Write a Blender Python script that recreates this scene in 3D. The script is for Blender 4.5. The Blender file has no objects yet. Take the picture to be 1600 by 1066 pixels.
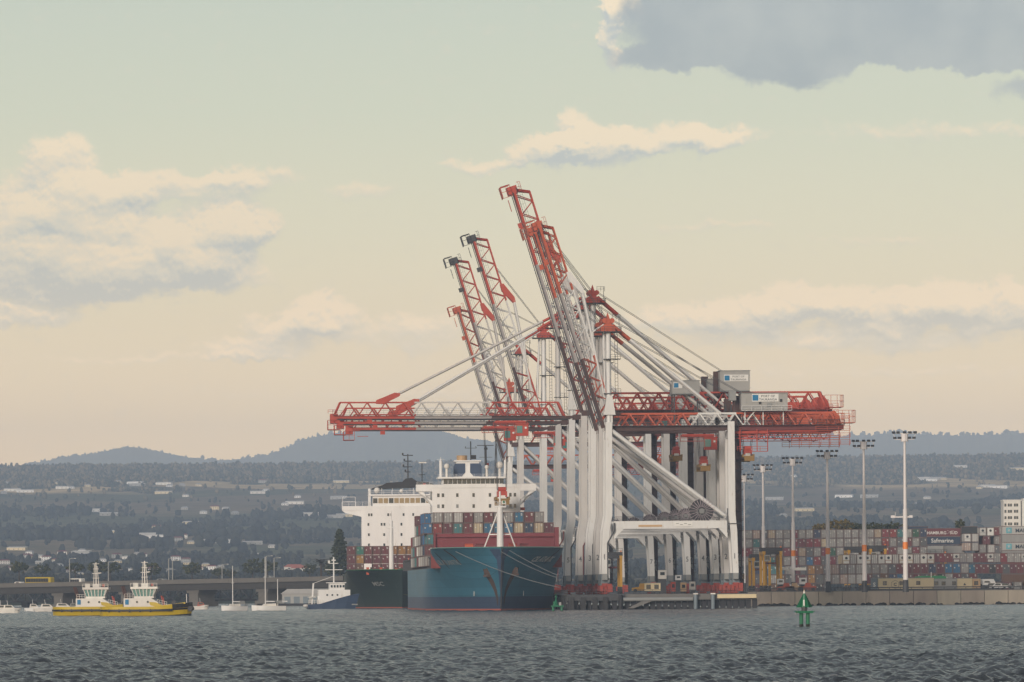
import bpy, math, random, colorsys
import numpy as np
from mathutils import Vector, Matrix
random.seed(7); rng = np.random.default_rng(11)
C = bpy.context.scene.collection
sc = bpy.context.scene
PI = math.pi; R = math.radians

# ------------------------------------------------------------ camera, world, sun, exposure
F = 10000.0; ROLL = R(0.45); HC = 4.5; Y0 = 925.0
cam = bpy.data.cameras.new('camera'); co = bpy.data.objects.new('camera', cam); C.objects.link(co)
cam.lens = 225; cam.sensor_width = 36; cam.clip_start = 1; cam.clip_end = 60000
cam.shift_y = (Y0 - 533) / 1600
co.matrix_world = Matrix.Translation((0, 0, HC)) @ Matrix.Rotation(PI/2, 4, 'X') @ Matrix.Rotation(-ROLL, 4, 'Z')
sc.camera = co
SUN_DIR = Vector((-0.38, -0.88, 0.28)).normalized()
sun_el = math.asin(SUN_DIR.z); sun_az = math.atan2(SUN_DIR.x, SUN_DIR.y)
sd = bpy.data.lights.new('sun', 'SUN'); sd.energy = 2.3; sd.angle = R(16); sd.color = (1.0, 0.87, 0.74)
so = bpy.data.objects.new('sun', sd); C.objects.link(so)
so.rotation_euler = (-SUN_DIR).to_track_quat('-Z', 'Y').to_euler(); so.location = (-200, -200, 200)
sc.view_settings.view_transform = 'Standard'; sc.view_settings.look = 'None'
sc.view_settings.exposure = 0.32; sc.view_settings.gamma = 1.0; sc.view_settings.use_curve_mapping = False
sc.cycles.use_denoising = True
sc.cycles.max_bounces = 5; sc.cycles.diffuse_bounces = 2; sc.cycles.glossy_bounces = 2; sc.cycles.volume_bounces = 0
sc.cycles.transparent_max_bounces = 6

class NT:
    """tiny node helper"""
    def __init__(s, tree): s.t = tree; s.n = tree.nodes; s.l = tree.links
    def node(s, typ, **kw):
        n = s.n.new(typ)
        for k, v in kw.items(): setattr(n, k, v)
        return n
    def put(s, sock, v):
        if isinstance(v, bpy.types.NodeSocket): s.l.new(v, sock)
        else: sock.default_value = v
    def m(s, op, a, b=0.0, c=0.0, clamp=False):
        n = s.n.new('ShaderNodeMath'); n.operation = op; n.use_clamp = clamp
        s.put(n.inputs[0], a); s.put(n.inputs[1], b); s.put(n.inputs[2], c); return n.outputs[0]
    def vm(s, op, a, b=(0, 0, 0), out=0):
        n = s.n.new('ShaderNodeVectorMath'); n.operation = op
        s.put(n.inputs[0], a); s.put(n.inputs[1], b); return n.outputs[out]
    def noise(s, vec, scale, det=4, rough=.55, dist=0.0, col=False):
        n = s.n.new('ShaderNodeTexNoise'); s.put(n.inputs['Vector'], vec)
        n.inputs['Scale'].default_value = scale; n.inputs['Detail'].default_value = det
        n.inputs['Roughness'].default_value = rough; n.inputs['Distortion'].default_value = dist
        return n.outputs['Color' if col else 'Fac']
    def mix(s, f, a, b):
        n = s.n.new('ShaderNodeMix'); n.data_type = 'RGBA'; s.put(n.inputs[0], f)
        s.put(n.inputs[6], a if isinstance(a, bpy.types.NodeSocket) else (*a[:3], 1))
        s.put(n.inputs[7], b if isinstance(b, bpy.types.NodeSocket) else (*b[:3], 1)); return n.outputs[2]
    def step(s, x, lo, hi, typ='SMOOTHSTEP'):
        n = s.n.new('ShaderNodeMapRange'); n.interpolation_type = typ; s.put(n.inputs[0], x)
        s.put(n.inputs[1], lo); s.put(n.inputs[2], hi); return n.outputs[0]
    def ramp(s, x, stops):
        n = s.n.new('ShaderNodeValToRGB'); s.put(n.inputs[0], x); e = n.color_ramp.elements
        for i, (p, c) in enumerate(stops):
            k = e[i] if i < 2 else e.new(p)
            k.position = p; k.color = (*c, 1)
        return n.outputs[0]

def lin(r, g, b):
    f = lambda c: (c/255/12.92 if c/255 <= .04045 else ((c/255+.055)/1.055)**2.4)
    return (f(r), f(g), f(b))

world = bpy.data.worlds.new('World'); sc.world = world; world.use_nodes = True
w = NT(world.node_tree); w.n.clear()
tc = w.node('ShaderNodeTexCoord'); sx = w.node('ShaderNodeSeparateXYZ'); w.l.new(tc.outputs['Generated'], sx.inputs[0])
az = w.m('ARCTAN2', sx.outputs[0], sx.outputs[1])
hor = w.m('SQRT', w.m('ADD', w.m('MULTIPLY', sx.outputs[0], sx.outputs[0]), w.m('MULTIPLY', sx.outputs[1], sx.outputs[1])))
el = w.m('ARCTAN2', sx.outputs[2], hor)
# sky by elevation (radians above the horizon), darkened high up to darken the water; haze lies in front of it
sky = w.ramp(w.m('DIVIDE', w.m('MAXIMUM', el, 0.0), 1.6), [
    (0.0, (1.72, 1.02, 0.38)), (0.0135, (1.50, 0.93, 0.38)), (0.022, (1.18, 0.81, 0.39)), (0.034, (0.83, 0.675, 0.395)),
    (0.046, (0.60, 0.565, 0.375)), (0.060, (0.465, 0.475, 0.355)), (0.12, (0.235, 0.228, 0.205)), (0.35, (0.145, 0.142, 0.14)), (1.0, (0.125, 0.135, 0.16))])
cb = w.node('ShaderNodeCombineXYZ')
w.l.new(w.m('MULTIPLY', az, 100.0), cb.inputs[0]); w.l.new(w.m('MULTIPLY', el, 100.0), cb.inputs[1])   # 1 unit = 100 photo pixels
P0 = cb.outputs[0]
# cloud bodies: centre azimuth, elevation and radii in the same unit, weight
def cl(x, y, rx, ry, wt=1.0): return ((x-800+(925-y)*.00785)/100, (925-y+(x-800)*.00785)/100, rx/100, ry/100, wt)
LIT = [cl(95,245,75,52), cl(40,330,110,75), cl(140,310,110,60), cl(40,420,250,62), cl(210,395,170,70), cl(120,370,200,90,.8), cl(330,365,95,62), cl(375,345,72,48), cl(345,420,95,38),
       cl(250,285,190,30,.75), cl(390,270,110,22,.6), cl(30,482,120,18,.8), cl(555,292,60,16,.4),
       cl(505,485,70,36), cl(450,505,90,28,.9), cl(400,540,120,22,.7), cl(610,520,150,34,.5), cl(700,500,120,25,.3),
       cl(898,210,42,40), cl(855,240,85,30), cl(940,232,110,34), cl(1050,222,120,30,.8), cl(1120,222,90,24,.55), cl(755,262,80,14,.7),
       cl(1235,478,70,38), cl(1300,482,70,36), cl(1170,500,90,34), cl(1060,500,110,30,.85), cl(1390,495,110,40), cl(1470,480,75,44), cl(1545,490,90,50), cl(1640,500,90,50), cl(1330,535,350,26,.6),
       cl(955,50,26,75), cl(975,20,40,40), cl(1120,358,140,10,.35), cl(1500,215,300,18,.35), cl(1380,385,160,10,.3), cl(250,552,320,9,.35), cl(1350,590,400,12,.3), cl(700,610,500,10,.25)]
DARK = [cl(1080,40,130,75), cl(1210,70,180,65), cl(1330,40,300,90), cl(1230,118,110,36), cl(1520,50,300,76), cl(1450,100,240,28), cl(1050,95,120,26), cl(1590,150,50,22,.5)]
def field(vec, lst):
    tot = None
    for x, y, rx, ry, wt in lst:
        d = w.vm('MULTIPLY', w.vm('SUBTRACT', vec, (x, y, 0)), (1/rx, 1/ry, 0))
        q = w.vm('DOT_PRODUCT', d, d, 1)
        v = w.m('MAXIMUM', w.m('MULTIPLY_ADD', q, -wt, wt), 0.0)
        tot = v if tot is None else w.m('ADD', tot, v)
    return tot
def body(off):
    p = w.vm('ADD', P0, off)
    n1 = w.vm('MULTIPLY', w.vm('SUBTRACT', w.noise(p, 1.3, 9, .68, col=True), (.5, .5, .5)), (1.0, .75, 0))
    pw = w.vm('ADD', p, n1)
    nf = w.noise(w.vm('MULTIPLY', p, (1, 1.5, 1)), 2.4, 10, .68)
    a = w.m('MULTIPLY_ADD', w.m('SUBTRACT', nf, .5), 1.15, field(pw, LIT))
    b = w.m('MULTIPLY_ADD', w.m('SUBTRACT', nf, .5), .5, field(pw, DARK))
    return a, b, nf
a0, b0, n0 = body((0, 0, 0)); a1, b1, n1_ = body((.04, .30, 0)); a2, b2, n2_ = body((.02, .07, 0))
den = w.step(a0, .0, .72); dend = w.step(b0, .0, .62)
light = w.step(w.m('ADD', w.m('MULTIPLY', w.m('SUBTRACT', a0, a1), .75), w.m('MULTIPLY', w.m('SUBTRACT', a0, a2), 1.5)), -.75, .72, 'LINEAR')
shade_l = w.step(el, .03, .06)
lowb = w.mix(shade_l, (.78, .62, .44), lin(172, 169, 167)); midb = w.mix(shade_l, (1.04, .80, .53), lin(214, 197, 173)); hib = w.mix(shade_l, (1.50, 1.02, .55), lin(255, 220, 174))
ccol = w.mix(w.step(light, .42, 1.0, 'LINEAR'), w.mix(w.step(light, .0, .42, 'LINEAR'), lowb, midb), hib)
dlight = w.step(w.noise(P0, .7, 6, .55), .3, .7)
dcol = w.mix(dlight, lin(134,134,139), lin(158,155,153))
sk = w.mix(w.m('MULTIPLY', den, .86), sky, ccol)
sk = w.mix(w.m('MULTIPLY', dend, .95), sk, dcol)
nish = w.node('ShaderNodeTexSky'); nish.sky_type = 'NISHITA'; nish.sun_disc = False
nish.sun_elevation = sun_el; nish.sun_rotation = sun_az % (2*PI)
bg1 = w.node('ShaderNodeBackground'); w.l.new(sk, bg1.inputs[0]); bg1.inputs[1].default_value = .85
bg2 = w.node('ShaderNodeBackground'); w.l.new(nish.outputs[0], bg2.inputs[0]); bg2.inputs[1].default_value = 0.03
ad = w.node('ShaderNodeAddShader'); w.l.new(bg1.outputs[0], ad.inputs[0]); w.l.new(bg2.outputs[0], ad.inputs[1])
wo = w.node('ShaderNodeOutputWorld'); w.l.new(ad.outputs[0], wo.inputs[0])
world.cycles.sampling_method = 'MANUAL'; world.cycles.sample_map_resolution = 512

# ------------------------------------------------------------ helpers
def uv(px, py):
    u, v = px-800, Y0-py; c, s = math.cos(ROLL), math.sin(ROLL)
    return u*c+v*s, -u*s+v*c
def PX(px, py, D):
    """a point seen at photo pixel (px, py) at distance D"""
    u, v = uv(px, py); return Vector((u*D/F, D, HC+v*D/F))

def paint(name, col, rough=.6, metal=0.0, var=.12, plates=False, scale=.6, dirt=None, dirt_amt=.35, rnd=0.0, streak=False, bump=0.0, spec=.4):
    m = bpy.data.materials.new(name); m.use_nodes = True; t = NT(m.node_tree)
    bs = m.node_tree.nodes['Principled BSDF']
    geo = t.node('ShaderNodeNewGeometry').outputs['Position']
    p = t.vm('MULTIPLY', geo, (1, 1, .22)) if streak else geo
    n = t.noise(p, scale, 6, .6)
    c = t.mix(t.m('MULTIPLY', n, 1.0), tuple(x*(1-var*1.6) for x in col), tuple(min(1, x*(1+var*1.6)) for x in col))
    if dirt:
        n2 = t.noise(p, scale*2.7, 7, .7)
        c = t.mix(t.m('MULTIPLY', t.step(n2, .56, .74), dirt_amt), c, dirt)
    if plates:
        sp_ = t.node('ShaderNodeSeparateXYZ'); t.l.new(geo, sp_.inputs[0]); cb_ = t.node('ShaderNodeCombineXYZ')
        t.l.new(t.m('ADD', sp_.outputs[0], t.m('MULTIPLY', sp_.outputs[1], .6)), cb_.inputs[0]); t.l.new(sp_.outputs[2], cb_.inputs[1])
        bk = t.node('ShaderNodeTexBrick'); t.l.new(cb_.outputs[0], bk.inputs['Vector']); bk.inputs['Scale'].default_value = 1.0; bk.inputs['Brick Width'].default_value = 7.0; bk.inputs['Row Height'].default_value = 1.9
        bk.inputs['Mortar Size'].default_value = .05; bk.inputs['Color1'].default_value = (1, 1, 1, 1); bk.inputs['Color2'].default_value = (.80, .80, .80, 1); bk.inputs['Mortar'].default_value = (.6, .6, .6, 1)
        mm = t.node('ShaderNodeMix', data_type='RGBA', blend_type='MULTIPLY'); mm.inputs[0].default_value = .8; t.l.new(c, mm.inputs[6]); t.l.new(bk.outputs[0], mm.inputs[7]); c = mm.outputs[2]
    if rnd:
        oi = t.node('ShaderNodeObjectInfo'); h = t.node('ShaderNodeHueSaturation')
        t.l.new(c, h.inputs['Color']); t.put(h.inputs['Value'], t.m('MULTIPLY_ADD', oi.outputs['Random'], rnd*2, 1-rnd))
        t.put(h.inputs['Hue'], t.m('MULTIPLY_ADD', oi.outputs['Random'], .03, .485)); c = h.outputs[0]
    t.l.new(c, bs.inputs['Base Color']); bs.inputs['Roughness'].default_value = rough; bs.inputs['Metallic'].default_value = metal
    bs.inputs['Specular IOR Level'].default_value = spec
    if bump:
        b = t.node('ShaderNodeBump'); b.inputs['Strength'].default_value = bump; b.inputs['Distance'].default_value = .1
        t.l.new(t.noise(p, scale*4, 6, .6), b.inputs['Height']); t.l.new(b.outputs[0], bs.inputs['Normal'])
    return m

RUST = (.16, .06, .03)
M = dict(
    white=paint('crane_white', (.64, .645, .64), .5, dirt=(.36, .28, .22), dirt_amt=.6, scale=.8, streak=True, var=.09),
    white2=paint('old_white', (.50, .49, .48), .55, dirt=(.3, .24, .2), dirt_amt=.45, scale=.6, streak=True),
    red=paint('crane_red', (.42, .055, .032), .5, dirt=(.2, .035, .025), dirt_amt=.6, scale=.5),
    orange=paint('crane_orange', (.45, .085, .038), .5, dirt=(.22, .05, .03), dirt_amt=.5, scale=.5),
    darkred=paint('dark_red', (.14, .028, .028), .6, dirt=(.05, .03, .03), scale=.6),
    brown=paint('brown_steel', (.075, .04, .037), .7, dirt=(.15, .06, .03), scale=.7),
    grey=paint('grey_paint', (.24, .25, .25), .6, dirt=(.14, .12, .1), scale=.5),
    bluegrey=paint('bluegrey', (.16, .20, .23), .6, dirt=(.1, .08, .07)),
    black=paint('black', (.02, .02, .023), .5),
    dark=paint('dark_grey', (.05, .052, .058), .6, dirt=(.09, .06, .05)),
    reel=paint('reel_spokes', (.46, .39, .43), .6), bridge=paint('bridge_concrete', (.13, .122, .112), .85, dirt=(.07, .065, .06), scale=.2), bridgeshade=paint('bridge_shaded_concrete', (.045, .043, .042), .9), bogie=paint('bogie_red', (.30, .045, .03), .65, dirt=(.05, .04, .04), dirt_amt=.9, scale=1.6), spready=paint('spreader_ochre', (.24, .14, .035), .6, dirt=(.05, .04, .03), dirt_amt=.8, scale=2), chord=paint('chord_grey', (.33, .31, .31), .6, dirt=(.3, .28, .27), scale=.6), house=paint('house_grey', (.33, .33, .32), .6, dirt=(.2, .19, .17), scale=.3),
    glass=paint('dark_glass', (.03, .045, .055), .12, var=.05, spec=.8),
    teal=paint('teal_glass', (.06, .20, .20), .15, var=.1, spec=.8),
    logo=paint('logo_blue', (.0, .16, .34), .5, var=.03), signwhite=paint('sign_white', (.70, .70, .68), .5, var=.03),
    ink=paint('ink', (.10, .11, .12), .6, var=.02),
    yellow=paint('yellow', (.58, .31, .03), .5, dirt=(.25, .12, .03), scale=.8),
    tugyellow=paint('tug_yellow', (.46, .335, .015), .4, dirt=(.3, .2, .03), dirt_amt=.3),
    cream=paint('cream', (.62, .52, .33), .6, var=.08),
    shipwhite=paint('ship_white', (.74, .74, .735), .5, dirt=(.42, .36, .3), dirt_amt=.45, scale=.25, streak=True),
    buff=paint('buff', (.5, .33, .18), .5),
    ptan=paint('pane_tan', (.34, .25, .13), .3, spec=.6),
    hullblue=paint('hull_blue', (.042, .165, .25), .45, plates=True, dirt=(.06, .13, .18), dirt_amt=.6, scale=.3, streak=True),
    hullnavy=paint('hull_navy', (.045, .075, .14), .5, plates=True, dirt=(.09, .11, .14), dirt_amt=.5, scale=.3, streak=True),
    hullgreen=paint('hull_green', (.016, .033, .032), .5, plates=True, dirt=(.05, .07, .06), dirt_amt=.5, scale=.3, streak=True),
    hullsunlit=paint('hull_sunlit_olive', (.11, .12, .03), .6, dirt=(.2, .12, .04)),
    boot=paint('boot_red', (.35, .10, .07), .7, dirt=(.2, .12, .1)),
    decktop=paint('deck_red', (.20, .045, .04), .7), rust=paint('rust', (.07, .045, .035), .8, dirt=(.13, .06, .03), scale=1.2),
    breakw=paint('breakwater', (.19, .035, .045), .6, dirt=(.28, .08, .08), dirt_amt=.5, scale=.25),
    green=paint('beacon_green', (.008, .14, .065), .45, dirt=(.01, .09, .05), dirt_amt=.5, scale=1.5), weed=paint('weed_black', (.02, .02, .018), .8),
    concrete=paint('concrete', (.42, .365, .30), .85, rnd=.13, dirt=(.2, .18, .16), dirt_amt=.6, scale=.35, bump=.4, streak=True, var=.2),
    concrete2=paint('concrete_dark', (.15, .145, .14), .85, dirt=(.07, .07, .07), scale=.3, bump=.3),
    asphalt=paint('asphalt', (.06, .06, .06), .9, scale=.2), pierdark=paint('pier_dark', (.03, .03, .035), .8, dirt=(.06, .05, .04)),
    greenpaint=paint('green_sheet', (.05, .30, .12), .6), rope=paint('rope', (.20, .21, .21), .8),
    orangelamp=paint('orange_band', (.75, .22, .04), .5), bark=paint('bark', (.05, .035, .025), .9),
    roofred=paint('roof_red', (.40, .12, .08), .7), roofgrey=paint('roof_grey', (.34, .34, .34), .6), wallwhite=paint('wall_white', (.68, .66, .62), .7, rnd=.1),
)
def mat(k): return M[k]
_unit = {}
def unit_mesh(kind, mk):
    key = (kind, mk)
    if key in _unit: return _unit[key]
    me = bpy.data.meshes.new(kind + '_' + mk)
    if kind == 'box':
        v = [(x, y, z) for z in (-.5, .5) for x, y in ((-.5,-.5),(.5,-.5),(.5,.5),(-.5,.5))]
        f = [(3,2,1,0),(4,5,6,7)] + [(i, (i+1)%4, (i+1)%4+4, i+4) for i in range(4)]
    else:
        n = 8; v = [(.5*math.cos(2*PI*i/n), .5*math.sin(2*PI*i/n), z) for z in (-.5, .5) for i in range(n)]
        f = [tuple(range(n))[::-1], tuple(range(n, 2*n))] + [(i, (i+1)%n, (i+1)%n+n, i+n) for i in range(n)]
    me.from_pydata(v, [], f)
    if kind != 'box':
        for pl in me.polygons[2:]: pl.use_smooth = True
    me.materials.append(mat(mk)); _unit[key] = me; return me
def beam_matrix(p, q, w_, h_):
    p, q = Vector(p), Vector(q); d = q-p; L = d.length; z = d.normalized()
    up = Vector((0, 0, 1)) if abs(z.z) < .98 else Vector((1, 0, 0))
    x = up.cross(z).normalized(); y = z.cross(x)
    m = Matrix((x*w_, y*h_, z*L)).transposed().to_4x4(); m.translation = (p+q)/2
    return m
def strut(name, parent, p, q, w_, h_=None, mk='white', kind='box'):
    """one straight member: an object sharing its unit mesh"""
    o = bpy.data.objects.new(name, unit_mesh(kind, mk)); C.objects.link(o)
    if parent is not None: o.parent = parent
    o.matrix_basis = beam_matrix(p, q, w_, h_ if h_ else w_); return o
def ubox(name, parent, c, s, mk): 
    o = bpy.data.objects.new(name, unit_mesh('box', mk)); C.objects.link(o)
    if parent is not None: o.parent = parent
    o.location = c; o.scale = s; return o
class MB:
    def __init__(s): s.v = []; s.f = []; s.mi = []; s.k = 0
    def face_mat(s, k): s.k = k; return s
    def add(s, vs, fs):
        b = len(s.v); s.v += [tuple(x) for x in vs]; s.f += [tuple(i+b for i in f) for f in fs]; s.mi += [s.k]*len(fs); return s
    def box(s, c, d):
        x, y, z = c; a, b, e = d[0]/2, d[1]/2, d[2]/2
        return s.add([(x+i*a, y+j*b, z+k*e) for k in (-1, 1) for i, j in ((-1,-1),(1,-1),(1,1),(-1,1))],
                     [(3,2,1,0),(4,5,6,7)] + [(i, (i+1)%4, (i+1)%4+4, i+4) for i in range(4)])
    def bb(s, x0, x1, y0, y1, z0, z1): return s.box(((x0+x1)/2, (y0+y1)/2, (z0+z1)/2), (x1-x0, y1-y0, z1-z0))
    def beam(s, p, q, w_, h_=None):
        m = beam_matrix(p, q, w_, h_ or w_)
        return s.add([m @ Vector((i, j, k)) for k in (-.5, .5) for i, j in ((-.5,-.5),(.5,-.5),(.5,.5),(-.5,.5))],
                     [(3,2,1,0),(4,5,6,7)] + [(i, (i+1)%4, (i+1)%4+4, i+4) for i in range(4)])
    def cyl(s, p, q, r0, r1=None, n=10):
        r1 = r0 if r1 is None else r1; m = beam_matrix(p, q, 1, 1)
        vs = [m @ Vector((r*math.cos(2*PI*i/n), r*math.sin(2*PI*i/n), k)) for k, r in ((-.5, r0), (.5, r1)) for i in range(n)]
        return s.add(vs, [tuple(range(n))[::-1], tuple(range(n, 2*n))] + [(i, (i+1)%n, (i+1)%n+n, i+n) for i in range(n)])
    def prism(s, poly, axis, a, b):
        """poly: 2-D outline in the two other axes, extruded from a to b along axis"""
        n = len(poly); mk = {'x': lambda p, t: (t, p[0], p[1]), 'y': lambda p, t: (p[0], t, p[1]), 'z': lambda p, t: (p[0], p[1], t)}[axis]
        return s.add([mk(p, t) for t in (a, b) for p in poly], [tuple(range(n))[::-1], tuple(range(n, 2*n))] + [(i, (i+1)%n, (i+1)%n+n, i+n) for i in range(n)])
    def dome(s, c, r, n=8, m=4, sz=1.0):
        vs = [(c[0], c[1], c[2]+r*sz)]; fs = []
        for j in range(1, 2*m):
            ph = PI*j/(2*m)
            vs += [(c[0]+r*math.sin(ph)*math.cos(2*PI*i/n), c[1]+r*math.sin(ph)*math.sin(2*PI*i/n), c[2]+r*sz*math.cos(ph)) for i in range(n)]
        vs.append((c[0], c[1], c[2]-r*sz))
        for i in range(n): fs.append((0, 1+i, 1+(i+1)%n))
        for j in range(2*m-2):
            for i in range(n): a = 1+j*n; fs.append((a+i, a+n+i, a+n+(i+1)%n, a+(i+1)%n))
        a = 1+(2*m-2)*n
        for i in range(n): fs.append((a+i, len(vs)-1, a+(i+1)%n))
        return s.add(vs, fs)
    def rail(s, p, q, h=1.1, n=None, t=.07):
        p, q = Vector(p), Vector(q); n = n or max(2, int((q-p).length/2.2)); u = Vector((0, 0, h))
        s.beam(p+u, q+u, t); s.beam(p+u*.5, q+u*.5, t*.8)
        for i in range(n+1):
            r = p.lerp(q, i/n); s.beam(r, r+u, t)
        return s
    def mesh(s, name, mats):
        me = bpy.data.meshes.new(name); me.from_pydata(s.v, [], s.f)
        for k in ([mats] if isinstance(mats, str) else mats): me.materials.append(mat(k) if isinstance(k, str) else k)
        me.polygons.foreach_set('material_index', s.mi); me.update(); return me
    def build(s, name, mats, parent=None, smooth=False):
        me = s.mesh(name, mats)
        if smooth: me.polygons.foreach_set('use_smooth', [True]*len(me.polygons))
        o = bpy.data.objects.new(name, me); C.objects.link(o)
        if parent is not None: o.parent = parent
        return o
def tag(o, label, cat, group=None, kind=None):
    o['label'] = label; o['category'] = cat
    if group: o['group'] = group
    if kind: o['kind'] = kind
    return o
def setting(o): o['kind'] = 'structure'; return o
def thing(name, label, cat, loc=(0, 0, 0), rz=0.0, group=None):
    o = bpy.data.objects.new(name, None); C.objects.link(o); o.location = loc; o.rotation_euler = (0, 0, rz)
    o.empty_display_size = 1; return tag(o, label, cat, group)
def copy_tree(o, parent=None):
    kids = list(o.children); c = o.copy(); C.objects.link(c); c.parent = parent
    for k in kids: copy_tree(k, c)
    return c
def text(name, parent, s, loc, size, mk, rot=(PI/2, 0, 0), align='LEFT', sx_=1.0, bold=.0):
    cu = bpy.data.curves.new(name, 'FONT'); cu.body = s; cu.size = size; cu.align_x = align; cu.extrude = .02; cu.offset = bold
    cu.resolution_u = 2; cu.materials.append(mat(mk)); o = bpy.data.objects.new(name, cu); C.objects.link(o)
    if parent is not None: o.parent = parent
    me = bpy.data.meshes.new_from_object(o); C.objects.unlink(o); bpy.data.objects.remove(o); o = bpy.data.objects.new(name, me); C.objects.link(o)
    if parent is not None: o.parent = parent
    o.location = loc; o.rotation_euler = rot; o.scale = (sx_, 1, 1); return o
# ------------------------------------------------------------ numpy noise
def vnoise(x, y, seed=0):
    xi = np.floor(x).astype(np.int64); yi = np.floor(y).astype(np.int64); fx = x-xi; fy = y-yi
    fx = fx*fx*(3-2*fx); fy = fy*fy*(3-2*fy)
    def h(a, b):
        n = (a*374761393 + b*668265263 + seed*1442695041) & 0xffffffff
        n = ((n ^ (n >> 13))*1274126177) & 0xffffffff
        return ((n ^ (n >> 16)) & 0xffff)/65535.0
    return (h(xi, yi)*(1-fx)+h(xi+1, yi)*fx)*(1-fy) + (h(xi, yi+1)*(1-fx)+h(xi+1, yi+1)*fx)*fy
def fbm(x, y, o=5, seed=0, g=.5):
    t = 0; a = 1; n = 0
    for i in range(o): t = t+a*vnoise(x*2**i+17.3*i, y*2**i+5.1*i, seed+i); n += a; a *= g
    return t/n
def grid_mesh(name, X, Y, Z):
    r, c = X.shape; me = bpy.data.meshes.new(name)
    co_ = np.stack([X, Y, Z], -1).reshape(-1, 3).astype(np.float32)
    i = (np.arange(r-1)[:, None]*c+np.arange(c-1)[None, :]).reshape(-1)
    q = np.stack([i, i+1, i+1+c, i+c], -1).astype(np.int32)
    me.vertices.add(len(co_)); me.vertices.foreach_set('co', co_.ravel())
    me.loops.add(q.size); me.loops.foreach_set('vertex_index', q.ravel())
    me.polygons.add(len(q)); me.polygons.foreach_set('loop_start', np.arange(0, q.size, 4, dtype=np.int32))
    me.polygons.foreach_set('use_smooth', np.ones(len(q), bool)); me.update(calc_edges=True); return me

# ------------------------------------------------------------ water: real waves near, a sheet round and beyond
def water_material():
    m = bpy.data.materials.new('water'); m.use_nodes = True; t = NT(m.node_tree); bs = m.node_tree.nodes['Principled BSDF']
    g = t.node('ShaderNodeNewGeometry').outputs['Position']; sep = t.node('ShaderNodeSeparateXYZ'); t.l.new(g, sep.inputs[0])
    z = sep.outputs[2]
    n = t.noise(t.vm('MULTIPLY', g, (.02, .008, 1)), 1.0, 4)
    base = t.mix(n, (.018, .021, .023), (.034, .038, .041))
    brk = t.noise(t.vm('MULTIPLY', g, (1, .5, 1)), 1.6, 5, .7)
    patch = t.noise(t.vm('MULTIPLY', g, (1, .35, 1)), .055, 3, .6)
    foam = t.m('MULTIPLY', t.step(z, ZF_, ZG_), t.m('MULTIPLY', t.step(brk, .45, .55), t.step(patch, .50, .62)))
    c = t.mix(foam, base, (.62, .60, .58)); t.l.new(c, bs.inputs['Base Color'])
    t.put(bs.inputs['Roughness'], t.m('MULTIPLY_ADD', foam, .6, .16)); bs.inputs['IOR'].default_value = 1.33
    b = t.node('ShaderNodeBump'); b.inputs['Strength'].default_value = .8; b.inputs['Distance'].default_value = .5
    h = t.m('ADD', t.noise(t.vm('MULTIPLY', g, (1, .55, 1)), 2.2, 6, .7), t.m('MULTIPLY', t.noise(t.vm('MULTIPLY', g, (1, .5, 1)), .35, 4, .6), 1.5))
    t.l.new(h, b.inputs['Height']); t.l.new(b.outputs[0], bs.inputs['Normal'])
    return m
nr, nc = 1560, 470; WE = 1900
D = 235*np.exp(np.linspace(0, math.log(WE/235), nr)); U = np.linspace(-.112, .112, nc)
DD, UU = np.meshgrid(D, U, indexing='ij'); WX = DD*UU; WY = DD.copy(); Z = np.zeros_like(WX)
sp = (DD*(math.log(WE/235)/nr))
for i in range(90):
    lam = .5*(5.5/.5)**rng.random()**1.1; th = R(-62)+rng.normal()*.55; k = 2*PI/lam
    amp = .0092*lam**.70*(.5+rng.random())
    arg = k*(WX*math.sin(th)+WY*math.cos(th))+rng.random()*6.28
    sn = np.sin(arg+.5*np.sin(arg*.31+i))
    Z += amp*(1.0*sn+.35*np.cos(2*arg))*np.clip((lam/np.maximum(sp*abs(math.cos(th)), .1)-1.6)/2, 0, 1)
gust = .55+.9*fbm(WX/22, WY/60, 4, 3); Z *= gust; ZF = float(np.percentile(Z[WY < 900], 99.2)); ZG = float(np.percentile(Z[WY < 900], 99.9))
Z *= np.clip((WY-235)/8, 0, 1); edge = np.clip((WE-WY)/120, 0, 1); Z *= edge
ZF_, ZG_ = ZF, ZG; M['water'] = water_material()
me = grid_mesh('water', WX, WY, Z)
# apron: plain sheets in the same object, left, right, near and beyond the wave field
import bmesh
bm = bmesh.new(); bm.from_mesh(me)
def sheet(pts):
    bm.faces.new([bm.verts.new(p) for p in pts])
zz = 0.0; a = .112
sheet([(-a*235, 235, zz), (-9000, 235, zz), (-9000, WE, zz), (-a*WE, WE, zz)])
sheet([(a*235, 235, zz), (a*WE, WE, zz), (9000, WE, zz), (9000, 235, zz)])
sheet([(-9000, -900, zz), (-9000, 235, zz), (9000, 235, zz), (9000, -900, zz)])
sheet([(-9000, WE, zz), (-9000, 9000, zz), (9000, 9000, zz), (9000, WE, zz)])
bmesh.ops.recalc_face_normals(bm, faces=bm.faces[:])
for f in bm.faces:
    if f.normal.z < 0: f.normal_flip()
bm.to_mesh(me); bm.free(); me.materials.append(M['water'])
wob = bpy.data.objects.new('water', me); C.objects.link(wob); setting(wob)

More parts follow.
